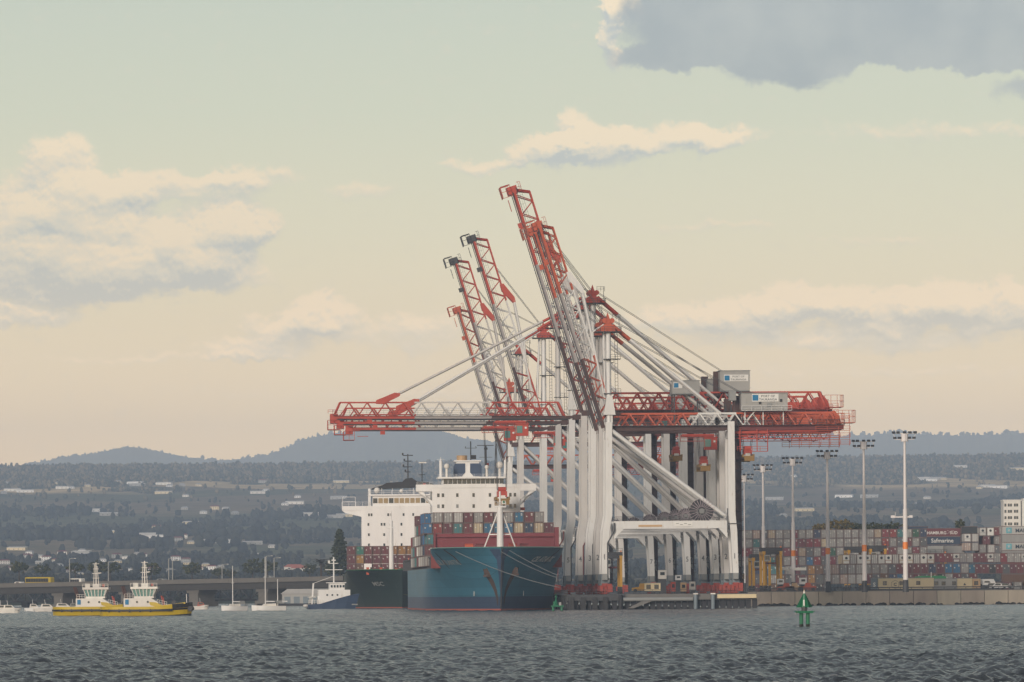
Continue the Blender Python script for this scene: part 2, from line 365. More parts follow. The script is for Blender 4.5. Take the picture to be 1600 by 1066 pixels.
# ------------------------------------------------------------ terrain
Dk = np.array([3000, 3050, 3400, 4200, 5200, 6400, 7800, 9300, 10800, 11800, 12300, 13200, 14200])
Yl = np.array([940, 933, 921, 906, 884, 858, 822, 783, 748, 728, 723, 745, 760.])
Yr = np.array([940, 933, 922, 908, 884, 850, 812, 772, 741, 724, 719, 745, 760.])
def terrain_z(X, Dm):
    u = X/Dm*F
    t = np.clip((u-100)/500, 0, 1)
    y = np.interp(Dm, Dk, Yl)*(1-t)+np.interp(Dm, Dk, Yr)*t
    amp = np.interp(Dm, [3000, 3600, 5000, 9000, 11500, 12300], [0, 2, 20, 26, 5, 1.5])
    y = y-amp*(fbm(X/900+3, Dm/1500+7, 5, 21)-.5)*2.4
    z = HC+(Y0-y)*Dm/F
    return np.where(Dm < 3020, -6, z)
Dt = np.concatenate([np.array([2995.]), np.linspace(3030, 13200, 330)]); Ut = np.linspace(-.13, .13, 420)
DT, UT = np.meshgrid(Dt, Ut, indexing='ij'); TX = DT*UT
TZ = terrain_z(TX, DT)
me = grid_mesh('terrain', TX, DT, TZ)
def wood_mask(X, Dm):
    n = fbm(X/330+11, Dm/620+2, 5, 5)
    far = np.clip((Dm-9200)/1400, 0, 1)
    th = .60*(1-far)+.30*far; th = th+.30*np.exp(-((Dm-10250)/420.)**2)*np.clip((fbm(X/160+9, Dm/300, 3, 55)-.42)*6, 0, 1); th = np.where(Dm < 4700, .47, th)  # woods thinned where the sunlit band is painted
    return n-th
wm = wood_mask(TX, DT)
fk = fbm(TX/210+40, DT/420+9, 3, 33); fk2 = fbm(TX/90, DT/160, 4, 8)
col = np.zeros((*TX.shape, 4), np.float32); col[..., 3] = 1
fa, fb, fc, sunlit_straw = np.array([.105, .105, .052]), np.array([.21, .155, .09]), np.array([.035, .045, .025]), np.array([.66, .48, .25])
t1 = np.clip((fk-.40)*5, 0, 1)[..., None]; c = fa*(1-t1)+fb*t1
sunlit_strip = (np.clip((DT-9700)/200, 0, 1)*np.clip((10900-DT)/200, 0, 1)*np.clip((fbm(TX/160+9, DT/300, 3, 55)-.45)*8, 0, 1))[..., None]; c = c*(1-sunlit_strip)+sunlit_straw*sunlit_strip  # bright straw tone paints in a sunlit band on the plateau
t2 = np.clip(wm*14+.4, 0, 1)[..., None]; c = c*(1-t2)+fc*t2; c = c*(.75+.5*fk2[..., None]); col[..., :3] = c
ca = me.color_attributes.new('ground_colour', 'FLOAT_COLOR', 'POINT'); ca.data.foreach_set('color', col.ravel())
def ground_material():
    m = bpy.data.materials.new('hill_ground'); m.use_nodes = True; t = NT(m.node_tree); bs = m.node_tree.nodes['Principled BSDF']
    at = t.node('ShaderNodeAttribute'); at.attribute_name = 'ground_colour'
    g = t.node('ShaderNodeNewGeometry').outputs['Position']; n = t.noise(g, .02, 6, .65)
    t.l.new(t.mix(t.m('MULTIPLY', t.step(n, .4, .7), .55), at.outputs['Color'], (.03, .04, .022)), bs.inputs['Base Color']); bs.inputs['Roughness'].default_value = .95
    bs.inputs['Specular IOR Level'].default_value = .1
    return m
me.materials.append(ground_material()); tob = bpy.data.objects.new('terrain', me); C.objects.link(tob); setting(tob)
def ground_hit(px, py):
    u, v = uv(px, py); ds = np.linspace(3100, 12300, 700); z = terrain_z(u*ds/F, ds); zr = HC+v*ds/F
    k = np.argmax(z >= zr); return Vector((u*ds[k]/F, ds[k], float(z[k])))
# far mountains
mx = np.array([-900, -800, -750, -700, -660, -620, -600, -580, -540, -500, -450, -420, -400, -360, -330, -310, -280, -230, -180, -130, -100, -60, -30, 0, 60, 150, 300, 340, 380, 430, 480, 540, 620, 700, 800, 900.])
my = np.array([726, 724, 715, 706, 702, 695, 691, 692, 701, 709, 713, 712, 710, 703, 688, 680, 675, 671, 671, 673, 681, 689, 693, 696, 700, 698, 690, 683, 683, 689, 692, 692, 690, 694, 695, 697.])-6*0
Um = np.linspace(-.135, .135, 900); Dm_ = np.linspace(17300, 22000, 46)
DM, UM = np.meshgrid(Dm_, Um, indexing='ij'); prof = np.interp(UM*F, mx, my)
jag = (fbm(UM*F/9, DM*0, 3, 91, .7)-.5)*4.2+(fbm(UM*F/60, DM*0+3, 3, 17)-.5)*5
ztop = HC+(Y0-prof+jag+(UM*F)*.00785)*21000/F
tt = np.clip((DM-17300)/3650, 0, 1); ridge = 120+(ztop-120)*np.sin(tt*PI/2)**1.1
ridge = np.where(DM > 20950, ztop-(DM-20950)*.12, ridge)
ridge += (fbm(UM*F/25, DM/500, 4, 44)-.5)*26*np.clip((20700-DM)/400, 0, 1)
me = grid_mesh('mountains', DM*UM, DM, ridge)
M['forest_far'] = paint('far_forest', (.035, .045, .03), .95, scale=.01, var=.5)
me.materials.append(M['forest_far']); mo = bpy.data.objects.new('mountains', me); C.objects.link(mo); setting(mo)

# far-off woods on the hills: one mass of crown-shaped tufts
def foliage_material(name, c0, c1, sc_=.03):
    m = bpy.data.materials.new(name); m.use_nodes = True; t = NT(m.node_tree); bs = m.node_tree.nodes['Principled BSDF']
    g = t.node('ShaderNodeNewGeometry').outputs['Position']; at = t.node('ShaderNodeAttribute'); at.attribute_name = 'tuft'
    n = t.noise(g, sc_, 5, .6)
    c = t.mix(at.outputs['Fac'], c0, c1); c = t.mix(t.m('MULTIPLY', n, .6), c, tuple(x*.6 for x in c0))
    t.l.new(c, bs.inputs['Base Color']); bs.inputs['Roughness'].default_value = .95; bs.inputs['Specular IOR Level'].default_value = .1
    return m
ico_v = []; ph = (1+5**.5)/2
for a_, b_ in ((-1, ph), (1, ph), (-1, -ph), (1, -ph)): ico_v += [(a_, b_, 0)]
for a_, b_ in ((-1, ph), (1, ph), (-1, -ph), (1, -ph)): ico_v += [(0, a_, b_)]
for a_, b_ in ((ph, -1), (ph, 1), (-ph, -1), (-ph, 1)): ico_v += [(a_, 0, b_)]
ico_v = np.array(ico_v)/math.sqrt(1+ph*ph)
ico_f = np.array([(0,11,5),(0,5,1),(0,1,7),(0,7,10),(0,10,11),(1,5,9),(5,11,4),(11,10,2),(10,7,6),(7,1,8),(3,9,4),(3,4,2),(3,2,6),(3,6,8),(3,8,9),(4,9,5),(2,4,11),(6,2,10),(8,6,7),(9,8,1)])
def tufts_mesh(name, P, S, val, material):
    """P n x 3 centres, S n x 3 radii"""
    n = len(P); V = ico_v[None]*(1+.35*(rng.random((n, 12, 1))-.5)*2)
    a = rng.random(n)*6.28; c_, s_ = np.cos(a)[:, None], np.sin(a)[:, None]
    V = np.stack([V[..., 0]*c_-V[..., 1]*s_, V[..., 0]*s_+V[..., 1]*c_, V[..., 2]], -1)
    V = V*S[:, None, :]+P[:, None, :]
    Fc = (ico_f[None]+(np.arange(n)*12)[:, None, None]).reshape(-1, 3).astype(np.int32)
    me = bpy.data.meshes.new(name); me.vertices.add(n*12); me.vertices.foreach_set('co', V.astype(np.float32).ravel())
    me.loops.add(Fc.size); me.loops.foreach_set('vertex_index', Fc.ravel()); me.polygons.add(len(Fc))
    me.polygons.foreach_set('loop_start', np.arange(0, Fc.size, 3, dtype=np.int32)); me.update(calc_edges=True)
    at = me.attributes.new('tuft', 'FLOAT', 'POINT'); at.data.foreach_set('value', np.repeat(val, 12).astype(np.float32))
    me.materials.append(material); return me
M['leaf'] = foliage_material('hill_foliage', (.018, .024, .026), (.070, .070, .048))
M['leaf_far'] = foliage_material('sunlit_plateau_foliage', (.03, .04, .028), (.24, .19, .12), .01)  # paler, warmer than the hill foliage: sunlight on the plateau trees painted in
HL = [(25, 860, 2), (8, 882, 1), (45, 866, 0), (40, 873, 1), (52, 875, 1), (62, 872, 0), (72, 876, 1), (70, 882, 2), (88, 880, 1), (97, 868, 1), (92, 886, 0), (125, 866, 2), (135, 870, 2), (128, 863, 0), (160, 878, 0), (183, 872, 1), (185, 880, 0), (205, 874, 2), (222, 872, 1), (215, 868, 0), (245, 828, 1), (232, 838, 2), (240, 841, 2), (278, 846, 1), (298, 850, 0), (285, 842, 1), (275, 876, 1), (290, 879, 1), (292, 883, 0), (330, 848, 2), (352, 849, 2), (395, 851, 2), (402, 870, 2), (425, 856, 0), (150, 800, 2), (172, 806, 2), (175, 834, 2), (115, 836, 0), (95, 838, 0), (288, 797, 0), (335, 797, 1), (352, 797, 0), (318, 803, 0), (368, 804, 0), (255, 772, 2), (290, 777, 0), (210, 757, 2), (215, 760, 2), (185, 755, 0), (255, 758, 2), (265, 761, 0), (285, 760, 0), (310, 760, 0), (20, 768, 2), (40, 770, 2), (10, 757, 0), (90, 757, 0), (100, 764, 2), (112, 764, 0), (6, 772, 0), (137, 761, 0), (405, 772, 2), (415, 768, 0), (410, 755, 1), (533, 755, 2), (460, 788, 2), (445, 790, 0), (523, 810, 2), (540, 808, 2), (490, 806, 2), (465, 778, 0), (530, 780, 2), (300, 820, 2), (240, 893, 1), (255, 896, 0), (232, 895, 1), (268, 894, 0), (310, 893, 1), (330, 891, 1), (345, 888, 0), (322, 885, 0), (20, 893, 1), (200, 893, 0), (112, 897, 1), (125, 900, 0),
      (1240, 746, 0), (1318, 778, 2), (1210, 782, 2), (1258, 799, 2), (1442, 750, 2), (1452, 752, 2), (1465, 750, 2), (1475, 750, 0), (1545, 762, 2), (1560, 763, 2), (1572, 763, 0), (1530, 764, 0), (1450, 780, 0), (1434, 790, 0), (1358, 778, 2), (1590, 735, 2), (1500, 731, 2), (1300, 810, 0), (1225, 808, 0)]
N = 100000
d_ = 3080+(12250-3080)*rng.random(N)**.95; x_ = (rng.random(N)-.5)*.25*d_
m_ = wood_mask(x_, d_); keep = (m_ > -.01) | (rng.random(N) < .03)
for px_, py_, _ in HL:
    q_ = ground_hit(px_, py_); keep &= ~((np.abs(x_-q_.x) < 13) & (d_ > q_.y-170) & (d_ < q_.y+12))
d_, x_ = d_[keep], x_[keep]; n_ = len(d_)
z_ = terrain_z(x_, d_); hgt = (6+7*rng.random(n_)**2)*np.where(d_ > 9500, .85, 1.0)*np.where((fbm(x_/400, d_/600, 2, 77) > .58) & (d_ < 9500), 1.35, 1.0)
P_ = np.stack([x_, d_, z_+hgt*.45], -1); hgt = hgt*np.interp(d_, [3000, 4200, 6500], [.42, .5, .9]); z_ = z_-.5; P_ = np.stack([x_, d_, z_+hgt*.45], -1); hgt = hgt*.82; wdt = hgt*(.28+.30*rng.random(n_)); S_ = np.stack([wdt, wdt, hgt*.62], -1)
fv = np.clip(rng.random(n_)**2*.9*(.4+1.2*fbm(x_/250, d_/350, 3, 6)), 0, 1)
near_ = d_ < 9400
fo = bpy.data.objects.new('forest', tufts_mesh('forest', P_[near_], S_[near_], fv[near_], M['leaf'])); C.objects.link(fo)
tag(fo, 'dark woods and bush covering the hill slopes behind the harbour', 'forest', kind='stuff')
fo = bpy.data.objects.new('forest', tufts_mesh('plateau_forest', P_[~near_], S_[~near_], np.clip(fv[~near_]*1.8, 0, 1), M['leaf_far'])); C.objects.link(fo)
tag(fo, 'distant sunlit forest along the top of the plateau below the mountains', 'forest', kind='stuff')
# trees along the mountain ridges
n2 = 2600; u2 = (rng.random(n2)-.5)*.25; dd = np.full(n2, 20930.)+rng.random(n2)*30
pr = np.interp(u2*F, mx, my); j2 = (fbm(u2*F/9, dd*0, 3, 91, .7)-.5)*4.2+(fbm(u2*F/60, dd*0+3, 3, 17)-.5)*5
z2 = HC+(Y0-pr+j2+u2*F*.00785)*21000/F
h2 = 2+7*rng.random(n2)**4*(1+1.0*(u2 > .03))*(1+.5*(abs(u2+.03) < .02))
fo = bpy.data.objects.new('forest', tufts_mesh('ridge_forest', np.stack([u2*dd, dd, z2+h2*.3], -1), np.stack([h2*.6, h2*.6, h2], -1), rng.random(n2)*.3, M['forest_far'])); C.objects.link(fo)
tag(fo, 'blue hazy trees lining the crest of the far mountains', 'forest', kind='stuff')

# ------------------------------------------------------------ haze
hz = MB().bb(-12000, 12000, -1000, 22600, -7.5, 600)
hm = bpy.data.materials.new('haze'); hm.use_nodes = True; ht = NT(hm.node_tree); ht.n.clear()
vol = ht.node('ShaderNodeVolumePrincipled'); vol.inputs['Color'].default_value = (.57, .74, 1.0, 1); vol.inputs['Density'].default_value = 6.8e-5
vol.inputs['Anisotropy'].default_value = -0.2
om = ht.node('ShaderNodeOutputMaterial'); ht.l.new(vol.outputs[0], om.inputs['Volume'])
ho = hz.build('haze', [hm]); ho['kind'] = 'stuff'; tag(ho, 'thin blue evening haze filling the air over harbour and hills', 'haze', kind='stuff')
# ------------------------------------------------------------ wharf, shore, ground
ZD = 3.7                                     # deck height above water
QA = math.atan(.052); QR = QA                # the quay runs away from the camera, a little to the left
Lv = Vector((math.cos(QA), math.sin(QA), 0)); Qv = Vector((-math.sin(QA), math.cos(QA), 0))
def land(D): return Vector((136.4-.052*D, D, ZD))
def quay(a, b, z=0.0):
    """a metres landward of the seaward rail, b metres along the quay from the wharf end (D=1550)"""
    o = land(1550)-30.5*Lv; return Vector((o.x, o.y, 0))+a*Lv+b*Qv+Vector((0, 0, z))
dk = MB(); e0, e1 = -12.0, 34.0
A, B_, C2, D2 = quay(e0, 0), quay(e1, 0), quay(e1, 900), quay(e0, 900)
dk.prism([(A.x, A.y), (B_.x, B_.y), (C2.x, C2.y), (D2.x, D2.y)], 'z', 2.2, ZD); setting(dk.build('wharf_deck', 'concrete2'))
ws = PX(1168, 935, 1757); yard = MB()
yard.prism([(ws.x+.05, 1758.6), (900, 1758.6), (900, 3100), (ws.x-60, 3100), (ws.x-11, 1758.6+205)], 'z', -3, ZD-.004); setting(yard.build('container_yard_ground', 'asphalt'))
# the long concrete sea wall, panel by panel
sw = thing('sea_wall', 'stained concrete sea wall of square panels below the container yard', 'sea wall', (ws.x, 1757, 0))
x = 0.0; i = 0
pm = None
while x < 110:
    wd = 6.5
    o = ubox('panel', sw, (x+wd/2, rng.normal()*.04, 1.86), (wd-.14, 1.2, 4.1), 'concrete'); x += wd; i += 1
b = MB()
for i in range(150):
    xx = rng.random()*109; r = .5+rng.random()*.9
    b.dome((xx, -.9-rng.random()*.6, -.1+rng.random()*.35), r*.75, 6, 2, .7)
o = b.build('rock_footing', 'weed', sw); o['kind'] = 'stuff'
b = MB(); b.bb(0, 110, .75, 1.3, 3.9, 4.15); b.build('coping', 'concrete2', sw)
rl = thing('guard_rail', 'low dark pipe rail running along the top of the concrete sea wall', 'rail', (ws.x, 1757.6, 4.15))
strut('rail', rl, (0, 0, .75), (110, 0, .75), .28, mk='dark'); strut('rail', rl, (0, 0, .3), (110, 0, .3), .12, mk='dark')
for i in range(37): strut('post', rl, (i*3, 0, 0), (i*3, 0, .8), .16, mk='dark')

# wharf end: fascia, fenders, pipe-like beams, piles, shadowed underside
wf = thing('wharf_end', 'end of the container wharf with dark fender face, beams and piles', 'wharf', tuple(quay(0, 0)), QR)
ubox('fascia', wf, (-5.0, -.3, 2.95), (14, .6, 1.5), 'dark')
b = MB()
for i in range(30): b.bb(-12+i*1.55, -12+i*1.55+1.2, .5, 1.2, -2, 2.25)
o = b.build('sheet_piling', 'pierdark', wf); o['kind'] = 'stuff'
strut('beam', wf, (1.5, -.9, 2.45), (18.4, -.9, 2.45), 1.0, 1.0, 'grey', 'tube')
ubox('beam', wf, (21.2, -.5, 2.9), (6.0, .6, 1.2), 'concrete2')
strut('beam', wf, (24.3, -1.0, 3.05), (33.8, -1.0, 3.05), .7, .95, 'cream')  # cream tone puts the light on this beam into its colour
for x in (.8, 19.0, 23.2): strut('pile', wf, (x, -1.6, -2), (x, -1.6, 3.6), .95, mk='bluegrey' if x > 3 else 'pierdark', kind='tube')
for x in (19.0, 23.2): ubox('pile_cap', wf, (x, -1.6, 3.7), (1.1, 1.1, .3), 'wallwhite')
b = MB(); b.prism([(4, 0.3), (8.5, 2.0), (6, 2.0), (2.5, .3)], 'y', -1.2, -.7); b.build('brace', 'concrete2', wf)
b = MB()
for a0, b0_, a1, b1_ in ((-11.9, .1, 33.9, .1), (-11.9, .1, -11.9, 60)): b.rail((a0, b0_, 3.7), (a1, b1_, 3.7), 1.1, t=.09)
b.build('railing', 'dark', wf)
for i, x in enumerate((-11, -8.2, -5.4, -2.8)): ubox('fender', wf, (x, -.8, 1.6), (1.2, .5, 3.0), 'black')
# fenders and dark face along the berth, seen past the blue bow
b = MB()
for i in range(60): b.bb(-12.5, -12.0, 3+i*9, 5+i*9, .3, 3.5)
o = b.build('berth_fender', 'black', wf); o['kind'] = 'stuff'

# ------------------------------------------------------------ the cranes
GA = 30.5; FR = 8.0
def lattice(parent, s0, s1, y0, y1, zb, dep, pitch, mkf, tw=.34, xdir=1, post=True, skip=()):
    """Warren trusses in two planes; x from s0 to s1 (s along xdir)"""
    n = max(2, round((s1-s0)/pitch)); d = (s1-s0)/n
    for y, yt in ((y0, y0+.9), (y1, y1-.9)):
        for i in range(n):
            a, m_, e = s0+i*d, s0+(i+.5)*d, s0+(i+1)*d; mk = mkf(m_)
            strut('diagonal', parent, (xdir*a, y, zb), (xdir*m_, yt, zb+dep), tw*.8, mk=mk)
            strut('diagonal', parent, (xdir*m_, yt, zb+dep), (xdir*e, y, zb), tw*.8, mk=mk)
    for i in range(n+1):
        a = s0+i*d; strut('cross_tie', parent, (xdir*a, y0, zb-.1), (xdir*a, y1, zb-.1), .3, mk=mkf(a))
    for i in range(n):
        a = s0+(i+.5)*d; strut('cross_tie', parent, (xdir*a, y0+.9, zb+dep), (xdir*a, y1-.9, zb+dep), .28, mk=mkf(a))
    return n, d
def chord(parent, name, s0, s1, y, z, w_, h_, cuts, xdir=1):
    """a chord split where its paint changes; cuts = [(upto, material)]"""
    a = s0
    for c_, mk in cuts:
        e = min(max(c_, s0), s1)
        if e > a+.01: strut(name, parent, (xdir*a, y, z), (xdir*e, y, z), w_, h_, mk); a = e

def crane(num, D, hi, boom_deg, extra, label):
    base = land(D)-GA*Lv
    t = thing('container_crane', label, 'crane', tuple(base), QR, 'ship-to-shore cranes in a row along the wharf')
    RC = 'red' if hi else 'orange'; WC = 'white' if num % 2 else 'white2'
    zg = 46.4 if hi else 40.9; dep = 5.0 if hi else 3.6; za = 76.4 if hi else 66.8
    xh = -2.4 if hi else -.7; LB = (56.0 if num == 6 else 63.0 if num == 4 else 60.0) if hi else 53.0; BD = 4.1 if hi else 3.4; XB = GA+(31 if hi else 28); y0, y1 = 2.2, 7.8
    # travelling gear
    for xx in (-1.2, GA+.6):
        for yy in (-1.5, 9.5):
            b = MB(); b.bb(xx-.35, xx+.35, yy-3.4, yy+3.4, 1.35, 1.8)
            for s_ in (-1, 1):
                b.bb(xx-.5, xx+.5, yy+s_*2.1-1.5, yy+s_*2.1+1.5, .75, 1.25)
                for k in (-1, 1): b.cyl((xx-.4, yy+s_*2.1+k*.8, .42), (xx+.4, yy+s_*2.1+k*.8, .42), .42, n=8)
            b.bb(xx-.7, xx+.7, yy-.9, yy+.9, 1.9, 2.7); b.bb(xx+.5, xx+1.5, yy-4.0, yy-2.8, .5, 2.6); b.bb(xx-1.4, xx-.6, yy-3.9, yy-3.1, .8, 2.2)
            b.build('bogie', 'bogie', t)
        strut('sill_beam', t, (xx, -2.6, 4.3), (xx, 10.6, 4.3), 1.3, 1.5, 'grey')
    # legs
    for yy in (0, FR):
        for side in (0, 1):
            if side == 0: pts = [(-1.25, .70, 5.0), (-.75, .86, 15.5), (0.0, .88, 19.5), (.15, .82, zg-2), (.25, .8, zg+1.5)]
            else: pts = [(GA+.75, .70, 5.0), (GA+.35, .82, 15.5), (GA-.1, .88, 19.5), (GA-.1, .82, zg-2), (GA-.1, .8, zg+1.5)]
            poly = [(x+wd, z) for x, wd, z in pts]+[(x-wd, z) for x, wd, z in reversed(pts)]
            b = MB(); b.prism(poly, 'y', yy-.85, yy+.85); b.build('leg', WC, t)
            xx = pts[0][0]; ubox('leg_foot', t, (xx, yy, 3.55), (1.75, 1.7, 1.9 if False else 2.9), 'bluegrey')
    # portal level
    for yy in (0, FR):
        b = MB(); b.bb(1.2, GA-1.2, yy-.7, yy+.7, 16.1, 18.0)
        b.prism([(1.2, 16.1), (1.2, 13.4), (3.6, 16.1)], 'y', yy-.6, yy+.6); b.prism([(GA-1.2, 16.1), (GA-1.2, 13.6), (GA-3.4, 16.1)], 'y', yy-.6, yy+.6)
        b.build('portal_beam', WC, t)
        strut('brace', t, (1.0, yy, zg-.6), (GA-1.4, yy, 18.9), 1.05, mk=WC, kind='tube')
    strut('tie_beam', t, (0, .9, 17.0), (0, 7.1, 17.0), 1.2, 1.7, WC); strut('tie_beam', t, (GA-.1, .9, 17.0), (GA-.1, 7.1, 17.0), 1.2, 1.7, WC)
    strut('tie_beam', t, (0.2, .9, zg-1.6), (0.2, 7.1, zg-1.6), 1.3, 1.8, WC); strut('tie_beam', t, (GA-.1, .9, zg-1.6), (GA-.1, 7.1, zg-1.6), 1.3, 1.8, WC)
    b = MB(); b.rail((1.5, -.75, 18.02), (GA-1.5, -.75, 18.02), 1.1, t=.07); b.build('railing', 'dark', t)
    # girder from hinge to back reach
    gz = zg; cutg = [(GA-8, RC), (GA+(1.5 if not hi else -7), WC if not hi else RC), (XB, RC)]
    low = [(GA+2, 'brown'), (XB, 'darkred')]
    g = bpy.data.objects.new('girder', None); C.objects.link(g); g.parent = t
    for y in (y0, y1):
        chord(g, 'lower_chord', xh, XB, y, gz, .75, 1.25, low); chord(g, 'upper_chord', 3.5, XB-3, y+(.9 if y == y0 else -.9), gz+dep, .36, .4, cutg)
    def mg(x): return WC if (not hi and GA-8 < x < GA+1.5) or (not hi and GA+2 < x < GA+9) else RC
    lattice(g, 3.5, XB-3, y0, y1, gz+.4, dep-.4, 5.6 if hi else 4.2, mg)
    for y in (y0, y1): strut('end_post', g, (XB-1.2, y, gz), (XB-3, y+(.9 if y == y0 else -.9), gz+dep), .5, mk=RC)
    b = MB(); yw = y0-1.2
    b.bb(1, XB, yw-.45, yw+.45, gz+.55, gz+.62); b.rail((1, yw-.4, gz+.62), (XB, yw-.4, gz+.62), 1.1, t=.08); b.build('walkway', 'dark' if num != 3 else RC, t)
    # apex tower
    for yy, yt in ((.2, 3.4), (7.8, 5.6)):
        strut('mast', t, (.3, yy, zg+1.4), (.5, yt, za-1.4), 1.25 if yy < 5 else 1.2, mk=WC, kind='tube')
    strut('mast_tie', t, (.4, 1.6, zg+12), (.4, 6.6, zg+12), .7, mk=WC, kind='tube')
    b = MB(); b.bb(-.2, 1.2, 0, 8, zg+.6, zg+3.4); b.prism([(-1.0, zg+3.3), (1.9, zg+3.3), (1.1, zg+8), (-.2, zg+8)], 'y', -.6, 1.6); b.build('mast_foot', WC, t)
    b = MB()
    b.prism([(-1.3, za-1.9), (2.2, za-1.9), (2.3, za-.9), (1.3, za-.2), (1.0, za+1.0), (0, za+1.0), (-.3, za-.1), (-1.4, za-.8)], 'y', 2.6, 7.4)
    for k in range(3): b.cyl((.5+k*.9-.9, 2.4, za+.7), (.5+k*.9-.9, 7.6, za+.7), .65, n=10)
    b.prism([(-.1, za+1.1), (1.0, za+1.1), (.45, za+2.8)], 'y', 4.2, 5.8); b.build('apex_head', RC, t)
    b = MB(); b.bb(-2.6, 3.6, 1.2, 8.8, za-2.1, za-1.95)
    for a_, c_ in (((-2.6, 1.2), (3.6, 1.2)), ((3.6, 1.2), (3.6, 8.8)), ((-2.6, 1.2), (-2.6, 8.8))): b.rail((*a_, za-1.95), (*c_, za-1.95), 1.1, 3, .09)
    b.rail((1.6, 5, za+1.1), (3.6, 5, za+1.1), 1.2, 2, .09); b.beam((3.3, 5, za-1), (3.3, 5, za+2.3), .12)
    b.build('head_platform', 'dark', t)
    for zz_ in (zg+8.5, zg+17):
        b = MB(); b.bb(-.8, 3.3, .2, 3.4, zz_, zz_+.15); b.rail((.8, .2, zz_+.1), (3.3, .2, zz_+.1), 1.1, 2, .08); b.build('landing', 'dark', t)
    b = MB()
    for x in (2.0, 2.7): b.beam((x, 1.2, zg+2), (x, 2.6, za-2), .1)
    k = zg+2.5
    while k < za-2: b.beam((2.0, 1.4, k), (2.7, 1.4, k), .07); k += .9
    b.build('ladder', 'dark', t)
    # boom
    bo = bpy.data.objects.new('boom', None); C.objects.link(bo); bo.parent = t; bo.location = (xh, 0, zg); th = R(boom_deg); bo.rotation_euler = (0, th, 0)
    def Bp(s, y, z): return Vector((xh-s*math.cos(th)+z*math.sin(th), y, zg+s*math.sin(th)+z*math.cos(th)))
    c1, c2 = LB*.34, LB*.66
    def mb(s): return RC if s < c1 or s > c2 else WC
    by0, by1 = 2.2, 7.8
    lowc = [(c1, 'brown'), (c2, 'chord'), (LB, RC)]
    for y in (by0, by1):
        chord(bo, 'lower_chord', 0.2, LB, y, 0, .42, .66, lowc, -1)
        chord(bo, 'upper_chord', 4.0, LB-2, y+(.9 if y == by0 else -.9), BD-.2, (.26), .3, [(c1, RC), (c2, WC), (LB, RC)], -1)
        chord(bo, 'trolley_rail', 1, LB-1, y-.6 if y == by0 else y+.6, -.55, .14, .2, [(LB, 'dark')], -1)
    lattice(bo, 4.0, LB-2, by0, by1, .4, BD-.6, 4.7, mb, .27, -1)
    for y in (by0, by1):
        strut('end_post', bo, (-LB+.3, y, 0), (-LB+2, y+(.9 if y == by0 else -.9), BD-.2), .42, mk=RC); strut('end_post', bo, (-2.2, y, 0), (-4, y+(.9 if y == by0 else -.9), BD-.2), .42, mk=RC)
    b = MB(); TC = 'dark' if num in (7, 8) else RC
    b.bb(-LB-.6, -LB+1.4, 1.9, 8.1, -1.6, .9); b.bb(-LB-1.2, -LB+1.8, 1.5, 8.5, -3.3, -3.15)
    b.rail((-LB-1.2, 1.5, -3.2), (-LB-1.2, 8.5, -3.2), 2.4, 3, .12); b.rail((-LB-1.2, 1.5, -3.2), (-LB+1.8, 1.5, -3.2), 2.4, 2, .12)
    b.rail((-LB-1.2, 1.5, 1.0), (-LB+1.2, 1.5, 1.0), .9, 2, .1)
    b.bb(-LB+2.6, -LB+5.6, 1.2, 2.0, -2.3, -2.15); b.bb(-LB+9, -LB+10.3, 1.6, 2.4, -1.7, -.2)
    b.build('tip_platform', TC, bo)
    b = MB(); b.bb(-LB, -3, .9, 1.6, .5, .58); b.rail((-LB, 1.0, .58), (-3, 1.0, .58), 1.1, t=.045); b.build('walkway', 'dark', bo)
    s_at = (50. if num == 4 else 43.) if hi else 38.
    for y in (3.1, 6.9):
        b = MB(); b.prism([(-s_at-1.6, BD-.5), (-s_at+.4, BD-.6), (-s_at+4.6, BD+1.5), (-s_at+4.7, BD+2.2), (-s_at+3.2, BD+2.3), (-s_at+.3, BD+1.1), (-s_at-1.5, BD+.4)], 'y', y-.3, y+.3); b.build('stay_bracket', RC if hi else WC, bo)
    # stays
    ap = Vector((-.6, 0, za-.2))
    for y in (3.1, 6.9):
        a_ = Bp(s_at-4.0, y, BD+1.9)
        top = Vector((-.6, 3.8 if y < 5 else 6.2, za-.2))
        if boom_deg < 20:
            e = a_.lerp(top, .80); strut('fore_stay', t, a_, e, .62, mk=WC, kind='tube'); strut('fore_stay', t, e, top, .66, mk=RC, kind='tube')
        else:
            L1 = 31.0 if hi else 26.0
            # folded link: hangs from the boom, elbows near the girder, returns to the apex
            jm = Vector((-1.8 if hi else -.4, y, zg+5.5+(0 if hi else 1.5)))
            strut('fore_stay', t, a_, jm, .62, mk=WC, kind='tube'); strut('fore_stay', t, jm, top, .55, mk=WC, kind='tube')
            mp = Bp(s_at*.62, y, BD+1.2); strut('fore_stay', t, Bp(s_at*.5, y, BD), mp, .5, mk=WC, kind='tube')
            strut('fore_stay', t, mp, top, .4, mk=WC, kind='tube')
        if boom_deg > 20: strut('hoist_rope', t, Bp(LB*.82, y, BD), Vector((.5, y, za+.8)), .13, mk='dark'); strut('hoist_rope', t, Bp(LB*.6, y, BD), Vector((.5, y, za+.6)), .11, mk='dark')
        end = Vector((GA+3.6, y, zg+dep-3.6)) if hi else Vector((GA-2.2, y, zg+dep-.2))
        tp = Vector((1.6, y, za-.4)); m_ = tp.lerp(end, .16)
        strut('back_stay', t, tp, m_, .8, mk=RC, kind='tube'); strut('back_stay', t, m_, end, .75, mk=WC, kind='tube')
        strut('hoist_rope', t, Vector((1.5, y, za+1)), Vector((GA+10, y, zg+dep+1)), .11, mk='dark')
    # landward tower: lift shaft and stairs
    b = MB(); xs = GA+1.9; ztop = zg+(6.5 if not hi else 9)
    for x in (xs-.75, xs+.75):
        for y in (4, 6): b.beam((x, y, 3), (x, y, ztop), .22)
